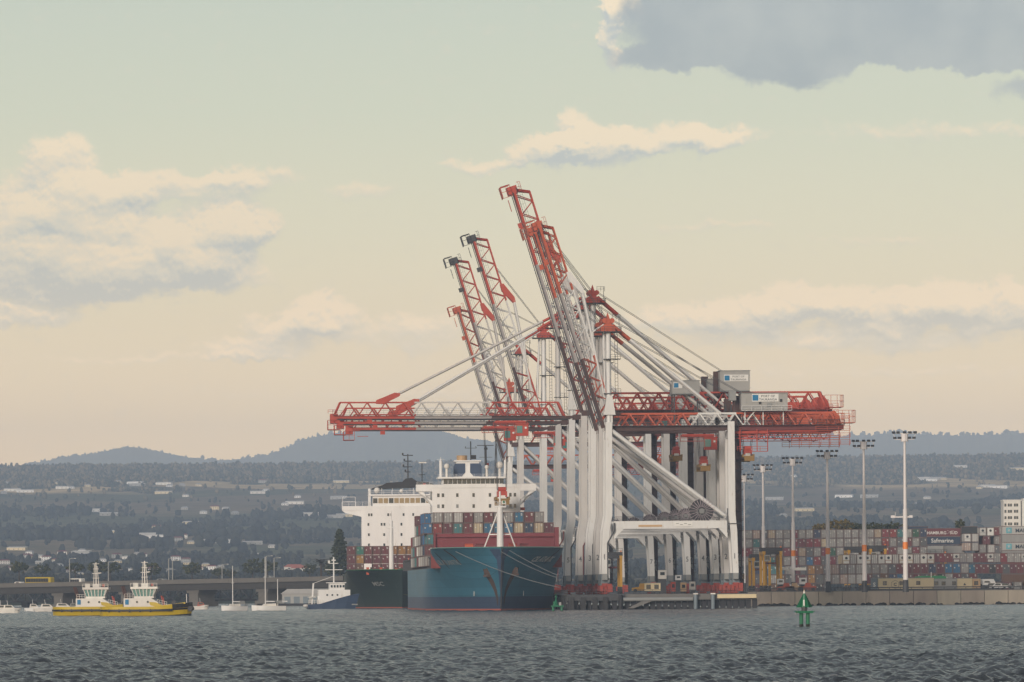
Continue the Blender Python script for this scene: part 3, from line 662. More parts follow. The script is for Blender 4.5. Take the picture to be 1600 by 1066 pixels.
    k = 3.0; fl = 1
    while k < ztop-2.4:
        b.bb(xs-1.2, xs+1.2, 3.6, 6.4, k, k+.12); b.beam((xs-.7*fl, 3.7, k), (xs+.7*fl, 3.7, k+2.5), .25); b.rail((xs-1.2, 3.5, k), (xs+1.2, 3.5, k), 1.0, 2, .07); k += 2.5; fl = -fl
    b.build('stair_tower', 'brown' if num % 2 else 'dark', t)
    b = MB(); b.bb(xs-.9, xs+.9, 6.5, 8.2, 3, ztop+1.5); b.build('lift_shaft', 'brown', t)
    strut('lift_car', t, (xs-.2, 5, 6.5), (xs-.2, 5, 9.8), 1.5, mk='house')
    # cable pipe down the seaward legs
    pk = 'darkred' if num % 2 == 0 else 'dark'
    b = MB(); xs_ = -.2
    for p, q in (((1.35, -1.0, 17.6), (1.35, -1.0, 15.6)), ((1.35, -1.0, 15.6), (-.35, -1.0, 12.6)), ((-.35, -1.0, 12.6), (-.35, -1.0, 3.5))): b.beam(p, q, .32)
    b.build('cable_pipe', pk, t)
    b = MB()
    for p, q in (((GA-1.2, -1.0, 21), (GA-1.2, -1.0, 15)), ((GA-1.2, -1.0, 17.2), (GA+2.2, -1.0, 17.2))): b.beam(p, q, .22)
    b.build('cable_pipe', 'dark', t)
    if num <= 7:
        text('number', t, str(num), (-1.5, -.92, 8.6), 1.9, 'ink', sx_=.8, bold=.02); text('number', t, str(num), (GA+.1, -.92, 8.6), 1.9, 'ink', sx_=.8, bold=.02)
    # cable reel
    rr = 3.3 if num == 1 else 2.1; cx = GA-7.5-(0 if num == 1 else 2.0); cz = 18.0+rr*.72
    rl_ = bpy.data.objects.new('cable_reel', None); C.objects.link(rl_); rl_.parent = t
    b = MB(); ns = 22
    for i in range(ns):
        a = 2*PI*i/ns; b.beam((cx+rr*.3*math.cos(a), -.5, cz+rr*.3*math.sin(a)), (cx+rr*math.cos(a), -.5, cz+rr*math.sin(a)), .3, .1)
    b.build('spoke_ring', 'reel', rl_)
    b = MB(); b.cyl((cx, 0, cz), (cx, .5, cz), rr*.9, n=24); b.build('drum', 'black', rl_)
    b = MB(); b.cyl((cx, -.8, cz), (cx, .1, cz), rr*.2, n=10); b.rail((cx-1.2, -.95, cz-1.0), (cx+1.2, -.95, cz-1.0), 1.3, 3, .1); b.build('hub', 'grey', rl_)
    # back-reach end platform
    b = MB(); xe = XB
    for z_ in ((-4.3, -2.6, -.9, .9, 2.2) if not hi else (-2.4, -.7, .9)):
        w_ = 13 if z_ < -2 else 7
        b.bb(xe-w_, xe+1.5, 1.0, 1.8, gz+z_, gz+z_+.1); b.rail((xe-w_, 1.0, gz+z_), (xe+1.5, 1.0, gz+z_), 1.1, t=.09)
    for k in range(6 if not hi else 3): b.beam((xe-11+k*2.5, 2.9, gz-(4.6 if not hi else 2.4)), (xe-11+k*2.5, 2.9, gz+3), .11)
    b.bb(xe-2, xe+2.8, 1, 9, gz+1.0, gz+1.12); b.rail((xe+2.8, 1, gz+1.1), (xe+2.8, 9, gz+1.1), 3.0, 3, .1); b.rail((xe-2, 1, gz+1.1), (xe+2.8, 1, gz+1.1), 3.0, 3, .1)
    b.build('end_platform', RC, t)
    b = MB()
    for y in (3.5, 6.5): b.cyl((xe-3.5, y-.5, gz+2.2), (xe-3.5, y+.5, gz+2.2), 1.5, n=14)
    b.prism([(xe-4.6, gz+.6), (xe-.4, gz+.6), (xe-.9, gz+2.6), (xe-2.2, gz+4.2), (xe-3.4, gz+3.6)], 'y', 3, 7); b.box((xe-10, 5, gz+1.6), (3, 4, 1.6)); b.build('rope_sheaves', RC, t)
    b = MB(); n_ = 9; x0_, x1_ = GA+6, XB-4
    for i in range(n_):
        p = [(x0_+(x1_-x0_)*(i+k/8)/n_, y0-.4, gz-1.0-2.0*(1-(2*k/8-1)**2)*(.5+.25*(i % 3))) for k in range(9)]
        for k in range(8): b.beam(p[k], p[k+1], .16)
    b.build('festoon_cable', 'black', t)
    b = MB(); b.bb(GA+4.5, XB-2, y0-.7, y0-.5, gz-1.1, gz-.8); b.bb(XB-26, XB-4, y0-1.0, y0-.7, gz-2.9, gz-2.7); b.rail((XB-26, y0-.9, gz-2.7), (XB-4, y0-.9, gz-2.7), 1.3, t=.1); b.build('service_gangway', 'red', t)
    extra(t, zg, dep, XB, Bp)
    return t
def spreader(t, x, z, mk='spready', top=46.0):
    s = bpy.data.objects.new('spreader', None); C.objects.link(s); s.parent = t; s.location = (x, 5, z); s.scale = (1.25,)*3 if x < 0 else (1, 1, 1)
    b = MB(); b.bb(-1.2, 1.2, -6.1, 6.1, 0, .5)
    for y in (-6.0, 6.0): b.bb(-1.25, 1.25, y-.3, y+.3, -.7, .6)
    b.bb(-1.5, -1.1, -4, 4, .3, 1.0); b.bb(1.1, 1.5, -4, 4, .3, 1.0); b.build('spreader_frame', mk, s)
    b = MB(); b.bb(-1.0, 1.0, -2.2, 2.2, 1.0, 2.2); b.cyl((-.8, -1.6, 2.5), (.8, -1.6, 2.5), .6, n=10); b.cyl((-.8, 1.6, 2.5), (.8, 1.6, 2.5), .6, n=10); b.build('head_block', 'red', s)
    b = MB(); b.bb(-.6, .6, -2.3, -1.9, .7, 1.3); b.build('head_panel', 'signwhite', s)
    for xx in (-.9, .9):
        for yy in (-1.8, 1.8): strut('hoist_rope', s, (xx, yy, 2.4), (xx*1.6, yy*1.3, top-z), .12, mk='dark')
def trolley(t, x, zg, cab=True):
    b = MB(); b.bb(x-4, x+4, 1.6, 8.4, zg-1.6, zg-.9); b.rail((x-4.5, 1.4, zg-2.6), (x+4.5, 1.4, zg-2.6), 1.3, 5, .1); b.bb(x-4.5, x+3, 1.3, 2.1, zg-2.75, zg-2.6); b.build('trolley', 'red', t)
    if cab:
        b = MB(); b.bb(x+1.4, x+4.6, 0, 2.4, zg-4.9, zg-1.9); b.bb(x+1.2, x+4.8, -.2, 2.6, zg-1.9, zg-1.7); o = b.build('operator_cab', 'red', t)
        ubox('cab_window', o, (x+2.3, -.04, zg-3.2), (1.5, .1, 1.9), 'teal'); ubox('cab_window', o, (x+1.36, 1.2, zg-3.2), (.1, 2.0, 2.2), 'teal')
        ubox('cab_light', o, (x+3.9, -.04, zg-2.8), (.5, .1, .5), 'signwhite')
def machine_house(t, x0, x1, z0, z1, sign=None, y0=.8, y1=9.2, logo_only=False):
    h = bpy.data.objects.new('machine_house', None); C.objects.link(h); h.parent = t
    b = MB(); b.bb(x0, x1, y0, y1, z0, z1)
    n = int((x1-x0)/1.2)
    for i in range(n+1): xx = x0+(x1-x0)*i/n; b.bb(xx-.05, xx+.05, y0-.05, y0, z0+.1, z1-.1)
    b.build('house_wall', 'house', h)
    b = MB(); b.bb(x0-.2, x1+.2, y0-.2, y1+.2, z1, z1+.18); b.bb(x0, x1, y0-.1, y1, z0-.35, z0); b.build('house_roof', 'grey', h)
    if sign:
        sxx, sz, w_, h_ = sign; hh = h_
        ubox('sign_board', h, (sxx+w_/2, y0-.12, sz), (w_, .1, h_), 'signwhite'); ubox('sign_logo', h, (sxx+h_*.45, y0-.2, sz), (h_*.75, .08, h_*.75), 'logo')
        if not logo_only:
            text('lettering', h, 'PORT OF', (sxx+h_*.95+(w_-h_)*.46, y0-.22, sz+.12), h_*.42, 'ink', align='CENTER', sx_=1.05); text('lettering', h, 'TAURANGA', (sxx+h_*.95+(w_-h_)*.46, y0-.22, sz-h_*.37), h_*.42, 'ink', align='CENTER', sx_=1.02)
    return h
def ex1(t, zg, dep, XB, Bp):
    h = machine_house(t, GA+2.6, GA+14.0, zg+4.4, zg+8.4, (GA+5.2, zg+7.3, 6.6, 1.9))
    ubox('door', h, (GA+12.4, .7, zg+6.6), (.6, .1, .7), 'black'); ubox('vent', h, (GA+7.2, .7, zg+6.0), (.6, .1, .6), 'black'); ubox('vent', h, (GA+9.5, .7, zg+5.4), (1.0, .1, 1.2), 'grey')
    b = MB()
    for x in (GA+3.5, GA+8, GA+13): b.beam((x, 1.5, zg+.5), (x, 1.5, zg+4.1), .25); b.beam((x, 8.5, zg+.5), (x, 8.5, zg+4.1), .25)
    b.beam((GA+3, 1.2, zg+.6), (GA+6, 1.2, zg+4.1), .25); b.rail((GA+2.6, 0, zg+4.2), (GA+15, 0, zg+4.2), 1.1, t=.08); b.bb(GA+2.6, GA+15, -.2, .7, zg+4.1, zg+4.2); b.build('house_support', 'white', t)
    ubox('lift_house', t, (GA+.7, 5, zg+7.9), (1.7, 3, 2.3), 'grey')
    spreader(t, GA+4.3, zg-7.6, top=zg); trolley(t, GA+5, zg, False)
    b = MB(); b.bb(GA+3, GA+9, .6, 1.2, zg-6, zg-5.85); b.rail((GA+1.5, .6, zg-5.8), (GA+9, .6, zg-5.8), 1.1, 4, .1)
    for x in (GA+2.2, GA+6.4, GA+9): b.beam((x, .8, zg-5.9), (x, .8, zg-.5), .22)
    b.build('hanging_stage', 'red', t)
    ubox('name_board', t, (18.4, -.82, 17.15), (4.4, .1, 1.1), 'signwhite'); b = MB(); [b.box((16.9+k*1.0, -.89, 17.3-.25*(k % 2)), (.7, .03, .14)) for k in range(4)]; b.build('faded_marks', 'grey', t)
    ubox('warning_board', t, (10.2, -.78, 16.8), (5.8, .08, .5), 'buff')
def ex2(t, zg, dep, XB, Bp):
    machine_house(t, 18.0, 24.8, zg+9.4, zg+12.4, (18.3, zg+11.3, 2.2, 1.5), logo_only=True)
    b = MB()
    for x in (18.5, 24.3): b.beam((x, 1.5, zg+.5), (x, 1.5, zg+9.2), .35); b.beam((x, 8.5, zg+.5), (x, 8.5, zg+9.2), .35)
    b.build('house_support', 'dark', t)
    spreader(t, 26.0, zg-9.5, top=zg); trolley(t, 24.5, zg, True)
def ex3(t, zg, dep, XB, Bp):
    machine_house(t, GA+2.2, GA+9.8, zg+dep+.5, zg+dep+5.4, (GA+3.2, zg+dep+3.6, 6.2, 1.7)); trolley(t, 16, zg, True)
def ex4(t, zg, dep, XB, Bp):
    machine_house(t, GA+2.2, GA+9.6, zg+dep+.5, zg+dep+4.6, None); spreader(t, 24.5, zg-11.0, top=zg); trolley(t, -19, zg, True); spreader(t, -21.2, 24.4, 'spready', zg)
def ex5(t, zg, dep, XB, Bp):
    machine_house(t, GA+2.2, GA+9.6, zg+dep+.5, zg+dep+4.6, None)
    trolley(t, -19.5, zg, True); spreader(t, -21.6, 23.6, 'spready', zg)
def ex6(t, zg, dep, XB, Bp):
    machine_house(t, GA+2.2, GA+9.6, zg+dep+.5, zg+dep+4.6, None)
    trolley(t, -2.5, zg, True)
def ex7(t, zg, dep, XB, Bp):
    machine_house(t, GA+2.2, GA+9.6, zg+dep+.5, zg+dep+4.6, None); trolley(t, 4, zg, True)
def ex0(t, zg, dep, XB, Bp): trolley(t, 12, zg, True)
LS = {1: 'nearest white container crane with a big name-signed grey machine house and leg number 1',
      2: 'second white container crane, raised boom beside that of the nearest crane',
      3: 'tall crane whose raised red boom tip stands highest against the sky',
      4: 'crane with lowered boom reaching furthest out over the ships, number 4 on leg',
      5: 'crane with lowered boom just under the furthest reaching one, number 5 on leg',
      6: 'sixth crane, lowered boom nearly hidden behind the other two lowered booms',
      7: 'seventh crane, raised red boom with dark tip frame, middle of the three separate ones',
      8: 'eighth crane, raised red boom with dark tip frame left of the seventh',
      9: 'farthest and lowest crane at the end of the row, short raised orange boom'}
for num, s_, hi, ang, ex in ((1, 6.34, 0, 72.6, ex1), (2, 6.24, 0, 73.0, ex2), (3, 6.12, 1, 73.2, ex3), (4, 5.98, 1, .3, ex4), (5, 5.80, 1, .3, ex5), (6, 5.60, 1, .3, ex6), (7, 5.39, 1, 73.0, ex7), (8, 5.05, 1, 73.2, ex0), (9, 4.88, 0, 73.5, ex0)):
    crane(num, F/s_, hi, ang, ex, LS[num])
# ------------------------------------------------------------ shipping containers
CC = dict(grey=(.27, .27, .265), palegrey=(.38, .38, .37), cream=(.40, .33, .24), maroon=(.13, .035, .045), red=(.20, .035, .045), navy=(.035, .055, .11), blue=(.03, .13, .24),
          teal=(.05, .17, .18), seagreen=(.04, .22, .19), green=(.03, .12, .08), brown=(.13, .075, .05), ochre=(.28, .14, .04), darkgrey=(.10, .11, .12), pink=(.36, .28, .25), black=(.03, .035, .04), white=(.52, .52, .50))
CW = dict(palegrey='pale grey', seagreen='sea green', darkgrey='dark grey', pink='faded pinkish', ochre='ochre yellow')
for k, v in CC.items(): M['box_'+k] = paint('container_'+k, v, .6, dirt=tuple(x*.5+.04 for x in v), dirt_amt=.55, scale=.9, streak=True, rnd=.2, var=.1)
_cm = {}
def container_mesh(ck, L=12.2, H=2.9, reefer=False):
    """origin bottom centre, long side along y; doors face -y; ribs on the sides"""
    key = (ck, L, H, reefer)
    if key in _cm: return _cm[key]
    W = 2.34; b = MB(); b.face_mat(0)
    b.bb(-W/2+.04, W/2-.04, -L/2+.06, L/2-.04, .08, H-.06)
    b.face_mat(3)
    for x in (-W/2, W/2-.12):
        for y in (-L/2, L/2-.12): b.bb(x, x+.12, y, y+.12, 0, H)
    for z in (0, H-.16):
        b.bb(-W/2+.12, W/2-.12, -L/2, -L/2+.1, z, z+.14)
        for x in (-W/2, W/2-.1): b.bb(x, x+.1, -L/2+.16, L/2-.16, z, z+.14)
    b.face_mat(0)
    n = 16 if L > 8 else 8
    for i in range(n):
        y = -L/2+.4+(L-.8)*i/(n-1)
        for x in (-W/2+.0, W/2-.04): b.bb(x, x+.04, y-.14, y+.14, .16, H-.18)
    b.bb(-.04, .04, -L/2+.02, -L/2+.06, .14, H-.14)
    if reefer:
        b.face_mat(2); b.bb(-.95, .95, -L/2-.02, -L/2+.05, H*.42, H-.25); b.bb(-.8, .8, -L/2-.02, -L/2+.05, .25, .9)
        b.face_mat(1); b.cyl((0, -L/2-.06, H*.62), (0, -L/2, H*.62), .42, n=8)
    else:
        b.face_mat(1)
        for x in (-.85, -.35, .35, .85): b.bb(x-.035, x+.035, -L/2-.03, -L/2+.03, .15, H-.15)
        b.face_mat(2); b.bb(.42, .8, -L/2+.0, -L/2+.05, H-.62, H-.42); b.bb(.48, .8, -L/2+.0, -L/2+.05, H-.95, H-.72); b.bb(-.75, -.45, -L/2, -L/2+.05, H*.5, H*.6)
    me = b.mesh('container', ['box_'+ck, 'darkmetal' if not reefer else 'black', 'box_white', 'boxframe']); _cm[key] = me; return me
M['boxframe'] = paint('container_frame', (.15, .10, .09), .7, dirt=(.2, .17, .15), dirt_amt=.5, scale=1.0)
M['darkmetal'] = paint('lock_rods', (.12, .10, .10), .6)
def container(ck, loc, label, group, L=12.2, H=2.9, rz=QR, parent=None, reefer=False, name='shipping_container'):
    o = bpy.data.objects.new(name, container_mesh(ck, L, H, reefer)); C.objects.link(o); o.location = loc
    o.rotation_euler = (0, 0, rz+R((rng.random()-.5)*.25)); tag(o, label, 'container', group); return o
def cname(k): return CW.get(k, k)
LET = dict(g='grey', l='palegrey', c='cream', m='maroon', r='red', n='navy', b='blue', t='teal', s='seagreen', G='green', w='brown', o='ochre', d='darkgrey', p='pink', k='black', x=None, W='white')
ORD = ['first', 'second', 'third', 'fourth', 'fifth', 'sixth', 'seventh', 'eighth', 'ninth', 'tenth', 'eleventh', 'twelfth', 'thirteenth', 'fourteenth', 'fifteenth', 'sixteenth', 'seventeenth', 'eighteenth', 'nineteenth', 'twentieth', 'twenty-first', 'twenty-second', 'twenty-third', 'twenty-fourth', 'twenty-fifth']

# ------------------------------------------------------------ ship hulls
def hull_fn(Bm, L, zd, len_w=75., len_d=26., rake=9., pw=2.3):
    def st(z): t = min(max(z/zd, 0), 1); return rake*(1-t)**1.0
    def hb(y, z):
        t = min(max(z/zd, 0), 1); f = t**1.5; ln = len_w*(1-f)+len_d*f
        q = min(max((y-st(z))/ln, 0), 1)
        h = Bm/2*(1-(1-q)**pw)
        return h
    return st, hb
def hull_mesh(name, t, Bm, L, zd, zmain, fl, bands, parent, **kw):
    """bands = [(z0, z1, material)]; forecastle of length fl rises from zmain to zd"""
    st, hb = hull_fn(Bm, L, zd, **kw)
    ys = [0, .15, .5, 1, 2, 3.5, 5.5, 8, 11, 15, 19, 23, fl, fl+.01, fl+8, fl+18, fl+32, fl+50, fl+75, L*.7, L]
    b = MB(); mats = []
    for z0, z1, mk in bands:
        if mk not in mats: mats.append(mk)
        b.face_mat(mats.index(mk))
        n = max(1, int((z1-z0)/1.3)); zs = [z0+(z1-z0)*i/n for i in range(n+1)]
        for side in (-1, 1):
            rows = []
            for z in zs:
                s0 = st(z); rows.append([(side*hb(s0+(L-s0)*(y/L), z), s0+(L-s0)*(y/L), z) for y in ys if y <= (fl if z1 > zmain+.01 else L)])
            m = len(rows[0]); vs = [p for r in rows for p in r]; fs = []
            for i in range(n):
                for j in range(m-1):
                    a = i*m+j; f = (a, a+1, a+m+1, a+m); fs.append(f if side < 0 else f[::-1])
            b.add(vs, fs)
    o = b.build(name, mats, parent, smooth=True)
    for pl in o.data.polygons: pl.use_smooth = True
    return o, st, hb
def deck_sheet(name, hb, y0, y1, z, mk, parent, inset=.15):
    n = 14; l = [(-hb(y0+(y1-y0)*i/n, z)+inset, y0+(y1-y0)*i/n) for i in range(n+1)]
    b = MB(); poly = [(x, y) for x, y in l]+[(-x, y) for x, y in reversed(l)]
    b.add([(x, y, z) for x, y in poly], [(i, i+1, len(poly)-2-i, len(poly)-1-i) for i in range(n)]); return b.build(name, mk, parent)
def on_hull(o, side, hb, st, y0, z0, off=.05):
    """bend flat lettering (x along, y up) onto the flare of the bow"""
    for v in o.data.vertices:
        z = z0+v.co.y; y = y0+(v.co.x if side > 0 else -v.co.x); lift = off+v.co.z
        v.co = Vector((side*(hb(y, z)+lift), y-lift*.4, z))
    o.rotation_euler = (0, 0, 0); o.location = (0, 0, 0); o.scale = (1, 1, 1)
def streak_mesh(name, pts, hb, side, mk, parent, off=.04):
    b = MB(); vs = []
    for y, z, w_ in pts:
        for k in (-1, 1): yy = y+k*w_; vs.append((side*(hb(yy, z)+off), yy-off, z))
    n = len(pts); b.add(vs, [(2*i, 2*i+1, 2*i+3, 2*i+2) if side < 0 else (2*i, 2*i+2, 2*i+3, 2*i+1) for i in range(n-1)]); return b.build(name, mk, parent)

# the blue ship -----------------------------------------------------------
D0 = F/6.51; p0 = PX(785, 953.5, D0)
bs = thing('container_ship', 'blue hulled container ship seen bow on, moored beneath the lowered crane booms', 'ship', (p0.x, D0, 0), QR)
ZB, ZM = 15.2, 10.4
ho_, st, hb = hull_mesh('hull', bs, 32.2, 185, ZB, ZM, 27, [(-1, .45, 'boot'), (.45, 3.4, 'hullnavy'), (3.4, ZM, 'hullblue'), (ZM, ZB, 'hullblue')], bs, len_w=70, len_d=24, rake=7.5)
deck_sheet('forecastle_deck', hb, .8, 27, ZB-1.2, 'decktop', bs); deck_sheet('main_deck', hb, 27, 185, ZM-.02, 'decktop', bs)
b = MB(); b.bb(-16, 16, 26.9, 27.3, ZM, ZB-1.2); b.build('forecastle_bulkhead', 'decktop', bs)
b = MB()                                                                     # bulwark cap
ys = [0.02, .5, 1.2, 2.5, 4, 6, 9, 12, 16, 20, 24, 27]
for s_ in (-1, 1):
    for i in range(len(ys)-1): b.beam((s_*hb(ys[i], ZB), ys[i], ZB+.08), (s_*hb(ys[i+1], ZB), ys[i+1], ZB+.08), .45, .22)
b.build('bulwark_cap', 'teal', bs)
b = MB()
for s_ in (-1, 1):
    for i in range(40): y = 28+i*5; b.bb(s_*15.9-.12, s_*15.9+.12, y-.1, y+.1, ZM, ZM+2.7)
    b.bb(s_*15.9-.25, s_*15.9+.25, 28, 215, ZM+2.6, ZM+2.9); b.bb(s_*15.2-.2, s_*15.2+.2, 28, 215, ZM, ZM+1.0)
b.build('lashing_bridge', 'dark', bs)
def lettering_on(s, side, y0, z0, size, mk, parent, st, hb, sx_=1.0):
    cu = text('lettering', parent, s, (0, 0, 0), size, mk, bold=.02)
    for v in cu.data.vertices: v.co.x *= sx_; v.co.x += .25*v.co.y
    on_hull(cu, side, hb, st, y0, z0); return cu
lettering_on('CSL ATLANTIC', 1, 10.6, ZB-3.4, 1.75, 'signwhite', bs, st, hb, .85)
lettering_on('CSL ATLANTIC', -1, 26.0, ZB-4.0, 1.6, 'palewht' if 'palewht' in M else 'grey', bs, st, hb, 1.1)
for s_, (yy, zz_) in ((-1, (6.6, 9.4)), (1, (6.6, 9.7))):
    streak_mesh('rust_streak', [(yy+1.2, zz_+.7, .3), (yy+1.1, zz_-.6, .9), (yy+.8, zz_-2.2, .85), (yy+.6, zz_-4.5, .6), (yy+.9, zz_-6.4, .35), (yy+1.6, zz_-8.2, .12)], hb, s_, 'rust', bs)
    ox = s_*(hb(yy+.8, zz_)); b = MB(); b.box((ox, yy+.4, zz_), (1.4, .7, 1.3)); b.beam((ox, yy+.1, zz_-1.2), (ox, yy+.3, zz_+1.0), .35); b.beam((ox-.9, yy+.1, zz_-1.0), (ox+.9, yy+.1, zz_-1.0), .4, .5); b.build('anchor', 'rust', bs)
streak_mesh('rust_streak', [(21.0, ZB-.9, .3), (21.2, ZB-3, .28), (21.5, ZB-5, .1)], hb, -1, 'rust', bs); streak_mesh('rust_streak', [(14, ZB-.4, .3), (14, ZB-2, .35), (14.3, ZB-4, .1)], hb, -1, 'rust', bs)
streak_mesh('rust_streak', [(18, ZB-.4, .3), (18, ZB-2, .35), (18.3, ZB-4, .1)], hb, 1, 'rust', bs)
streak_mesh('rust_streak', [(.9, ZB-.4, .7), (1.5, ZB-3, .6), (3.8, ZB-7, .35), (5.6, 4, .2)], hb, 1, 'hullnavy', bs); streak_mesh('rust_streak', [(1.4, ZB-.4, .9), (1.9, ZB-3, .7), (3.9, ZB-7, .35), (5.6, 4, .2)], hb, -1, 'hullnavy', bs)
b = MB(); b.beam((0, -.1, ZB), (0, 7.2, .6), .35, .25); b.build('stem_bar', 'dark', bs)
for s_ in (-1, 1): ubox('thruster_mark', bs, (s_*(hb(17, 4.2)+.03), 17, 4.2), (.1, .8, 1.3), 'signwhite')
# breakwater, foremast, deck gear
b = MB(); b.bb(-14.8, 14.8, 33, 33.5, ZB-2.6, 18.9); b.bb(-14.8, 14.8, 32.4, 33.0, 18.0, 18.3); b.bb(-15.0, -14.6, 32.2, 36, ZM, 19.4); b.bb(14.6, 15.6, 31.6, 36, ZM, 20.3); b.build('breakwater', 'breakw', bs)
for k, x in enumerate((-7.2, -4.6, 3.4, 6.2)):
    b = MB(); b.cyl((x-1, 16, ZB+.2), (x+1, 16, ZB+.2), .9, n=10); b.box((x, 16, ZB-.5), (2.6, 1.8, 1.0)); b.build('winch', 'darkred' if k % 2 else 'orange', bs)
b = MB(); b.cyl((0, 8, ZB-1.2), (0, 8, ZB+9.8), .85, .7, n=12); b.bb(-1.4, 1.4, 7.4, 8.6, ZB+9.7, ZB+10.0); b.rail((-1.4, 7.4, ZB+10), (1.4, 7.4, ZB+10), 1.0, 3, .1)
b.cyl((0, 8, ZB+10), (0, 8, ZB+13.6), .22, n=8); b.box((.9, 7.7, ZB+10.9), (.9, .9, .8)); b.build('foremast', 'shipwhite', bs)
for s_ in (-1, 1): strut('mast_stay', bs, (s_*.5, 8.2, ZB+8.6), (s_*4.6*.9, 10.0, ZB-1.0), .35, mk='shipwhite', kind='tube')
strut('mast_stay', bs, (-2.6, 9, ZB+3.2), (2.6, 9, ZB+3.2), .25, mk='shipwhite')
ubox('mast_lamp', bs, (.9, 7.2, ZB+11.0), (.5, .2, .5), 'green')
# superstructure
ysu = 150.; sxo = .9; SW_ = 11.6
b = MB(); b.bb(sxo-SW_, sxo+SW_, ysu, ysu+14, ZM, 33.6); b.bb(sxo-SW_-.15, sxo+SW_+.15, ysu-.15, ysu+14, 32.4, 33.9); b.build('accommodation', 'shipwhite', bs)
for s_ in (-1, 1):
    b = MB(); b.bb(min(sxo+s_*SW_, sxo+s_*(SW_+4.2)), max(sxo+s_*SW_, sxo+s_*(SW_+4.2)), ysu, ysu+4, 32.6, 34.0)
    b.add([(sxo+s_*SW_, ysu+.4, 28.2), (sxo+s_*SW_, ysu+.4, 29.6), (sxo+s_*(SW_+4.0), ysu+.4, 32.6), (sxo+s_*(SW_+2.4), ysu+.4, 32.6), (sxo+s_*SW_, ysu+1, 28.2), (sxo+s_*SW_, ysu+1, 29.6), (sxo+s_*(SW_+4.0), ysu+1, 32.6), (sxo+s_*(SW_+2.4), ysu+1, 32.6)], [(0,1,2,3),(7,6,5,4),(0,3,7,4),(1,5,6,2)]); b.build('bridge_wing', 'shipwhite', bs)
b = MB(); b.bb(sxo-SW_+2.8, sxo+SW_-4.6, ysu+1, ysu+10, 33.9, 36.6); b.bb(sxo-SW_+1.6, sxo+SW_-3.4, ysu-.2, ysu+11, 36.5, 37.3); b.build('wheelhouse', 'shipwhite', bs)
for k in range(13): ubox('bridge_window', bs, (sxo-SW_+3.6+k*1.23, ysu+.93, 35.5), (1.08, .12, 1.3), 'glass')
for z in (31.1, 28.2):
    for k, x in enumerate((-10.2, -9.0, -5.2, -.9, 3.4, 8.8, 10.0)): ubox('window', bs, (sxo+x+.2, ysu-.03, z-1.0), (.62, .12, .95), 'glass' if (k, z) not in ((0, 28.2), (2, 28.2)) else 'palegl' if 'palegl' in M else 'grey')
for k, x in enumerate((-6.5, -4.2, -1.8, 0, 3.5, 6)): ubox('deck_light', bs, (sxo+x, ysu-.03, 33.1), (.5, .1, .3), 'grey')
b = MB(); b.bb(sxo-6.9+2.0, sxo+1.2, ysu+8, ysu+16, 37.3, 44.2); b.build('funnel', 'shipwhite', bs)
for s_ in (-1, 1): b = MB(); b.prism([(-.3, 37.7), (1.9, 37.7), (1.9, 42.0), (1.5, 43.4), (-1.2, 43.4), (-1.2, 39.4)] if s_ > 0 else [(.3, 37.7), (-1.9, 37.7), (-1.9, 42.0), (-1.5, 43.4), (1.2, 43.4), (1.2, 39.4)], 'y', ysu+7.85, ysu+8.0); o = b.build('funnel_panel', 'hullnavy', bs); o.location = (sxo-1.85+s_*1.25+(.6 if s_ > 0 else -.6), 0, 0)
b = MB(); b.bb(sxo-5.4, sxo+1.7, ysu+7.6, ysu+16, 44.2, 44.8); b.build('funnel_top', 'shipwhite', bs)
b = MB(); b.cyl((sxo-3.2, ysu+11, 44.8), (sxo-3.2, ysu+11, 47.0), 1.4, n=12); b.build('exhaust', 'buff', bs)
b = MB(); b.cyl((sxo-.9, ysu+10, 44.8), (sxo-.9, ysu+10, 53.2), .16, n=6); b.beam((sxo-2.4, ysu+10, 50.2), (sxo+.6, ysu+10, 50.2), .2); b.beam((sxo-2.4, ysu+10, 50.2), (sxo-2.2, ysu+10, 51), .15); b.beam((sxo+.6, ysu+10, 50.2), (sxo+.4, ysu+10, 51), .15); b.box((sxo-.2, ysu+10, 46.2), (1.4, 1, 1.8)); b.build('signal_mast', 'black', bs)
b = MB(); b.cyl((sxo+2.9, ysu+6, 37.3), (sxo+2.9, ysu+6, 51.2), .3, .22, n=8); b.beam((sxo+.6, ysu+6, 51.2), (sxo+5.0, ysu+6, 51.2), .3); b.box((sxo+2.9, ysu+6, 49.8), (.9, .9, .9)); b.beam((sxo+1.2, ysu+6, 46.0), (sxo+4.6, ysu+6, 46.0), .15); b.build('radar_mast', 'black', bs)
for x, r_, z in ((-7.6, .75, 41.4), (6.4, 1.0, 41.8), (3.0, .6, 40.9)):
    b = MB(); b.cyl((sxo+x, ysu+3, 37.3), (sxo+x, ysu+3, z), .35, n=8); b.dome((sxo+x, ysu+3, z+r_*.6), r_, 10, 3); b.build('satellite_dome', 'wallwhite', bs, smooth=True)
for x in (-9.2, 7.9):
    b = MB(); b.cyl((sxo+x, ysu+2, 37.2), (sxo+x, ysu+2, 44.6), .42, n=8); b.beam((sxo+x-1, ysu+2, 45), (sxo+x+1, ysu+2, 45), .14); b.cyl((sxo+x, ysu+2, 44.6), (sxo+x, ysu+2, 46), .08, n=5); b.build('light_mast', 'shipwhite', bs)
ubox('flag', bs, (sxo+3.3, ysu+7.4, 42.7), (.9, .08, 1.3), 'red')
b = MB(); b.rail((sxo-SW_-4, ysu-.1, 33.95), (sxo-SW_+2.6, ysu-.1, 33.95), 1.1, t=.07); b.rail((sxo-10, ysu, 37.3), (sxo+9, ysu, 37.3), 1.1, t=.07); b.rail((sxo+6, ysu, 37.3), (sxo+9, ysu, 37.3), 1.8, 5, .07); b.build('railing', 'shipwhite', bs)
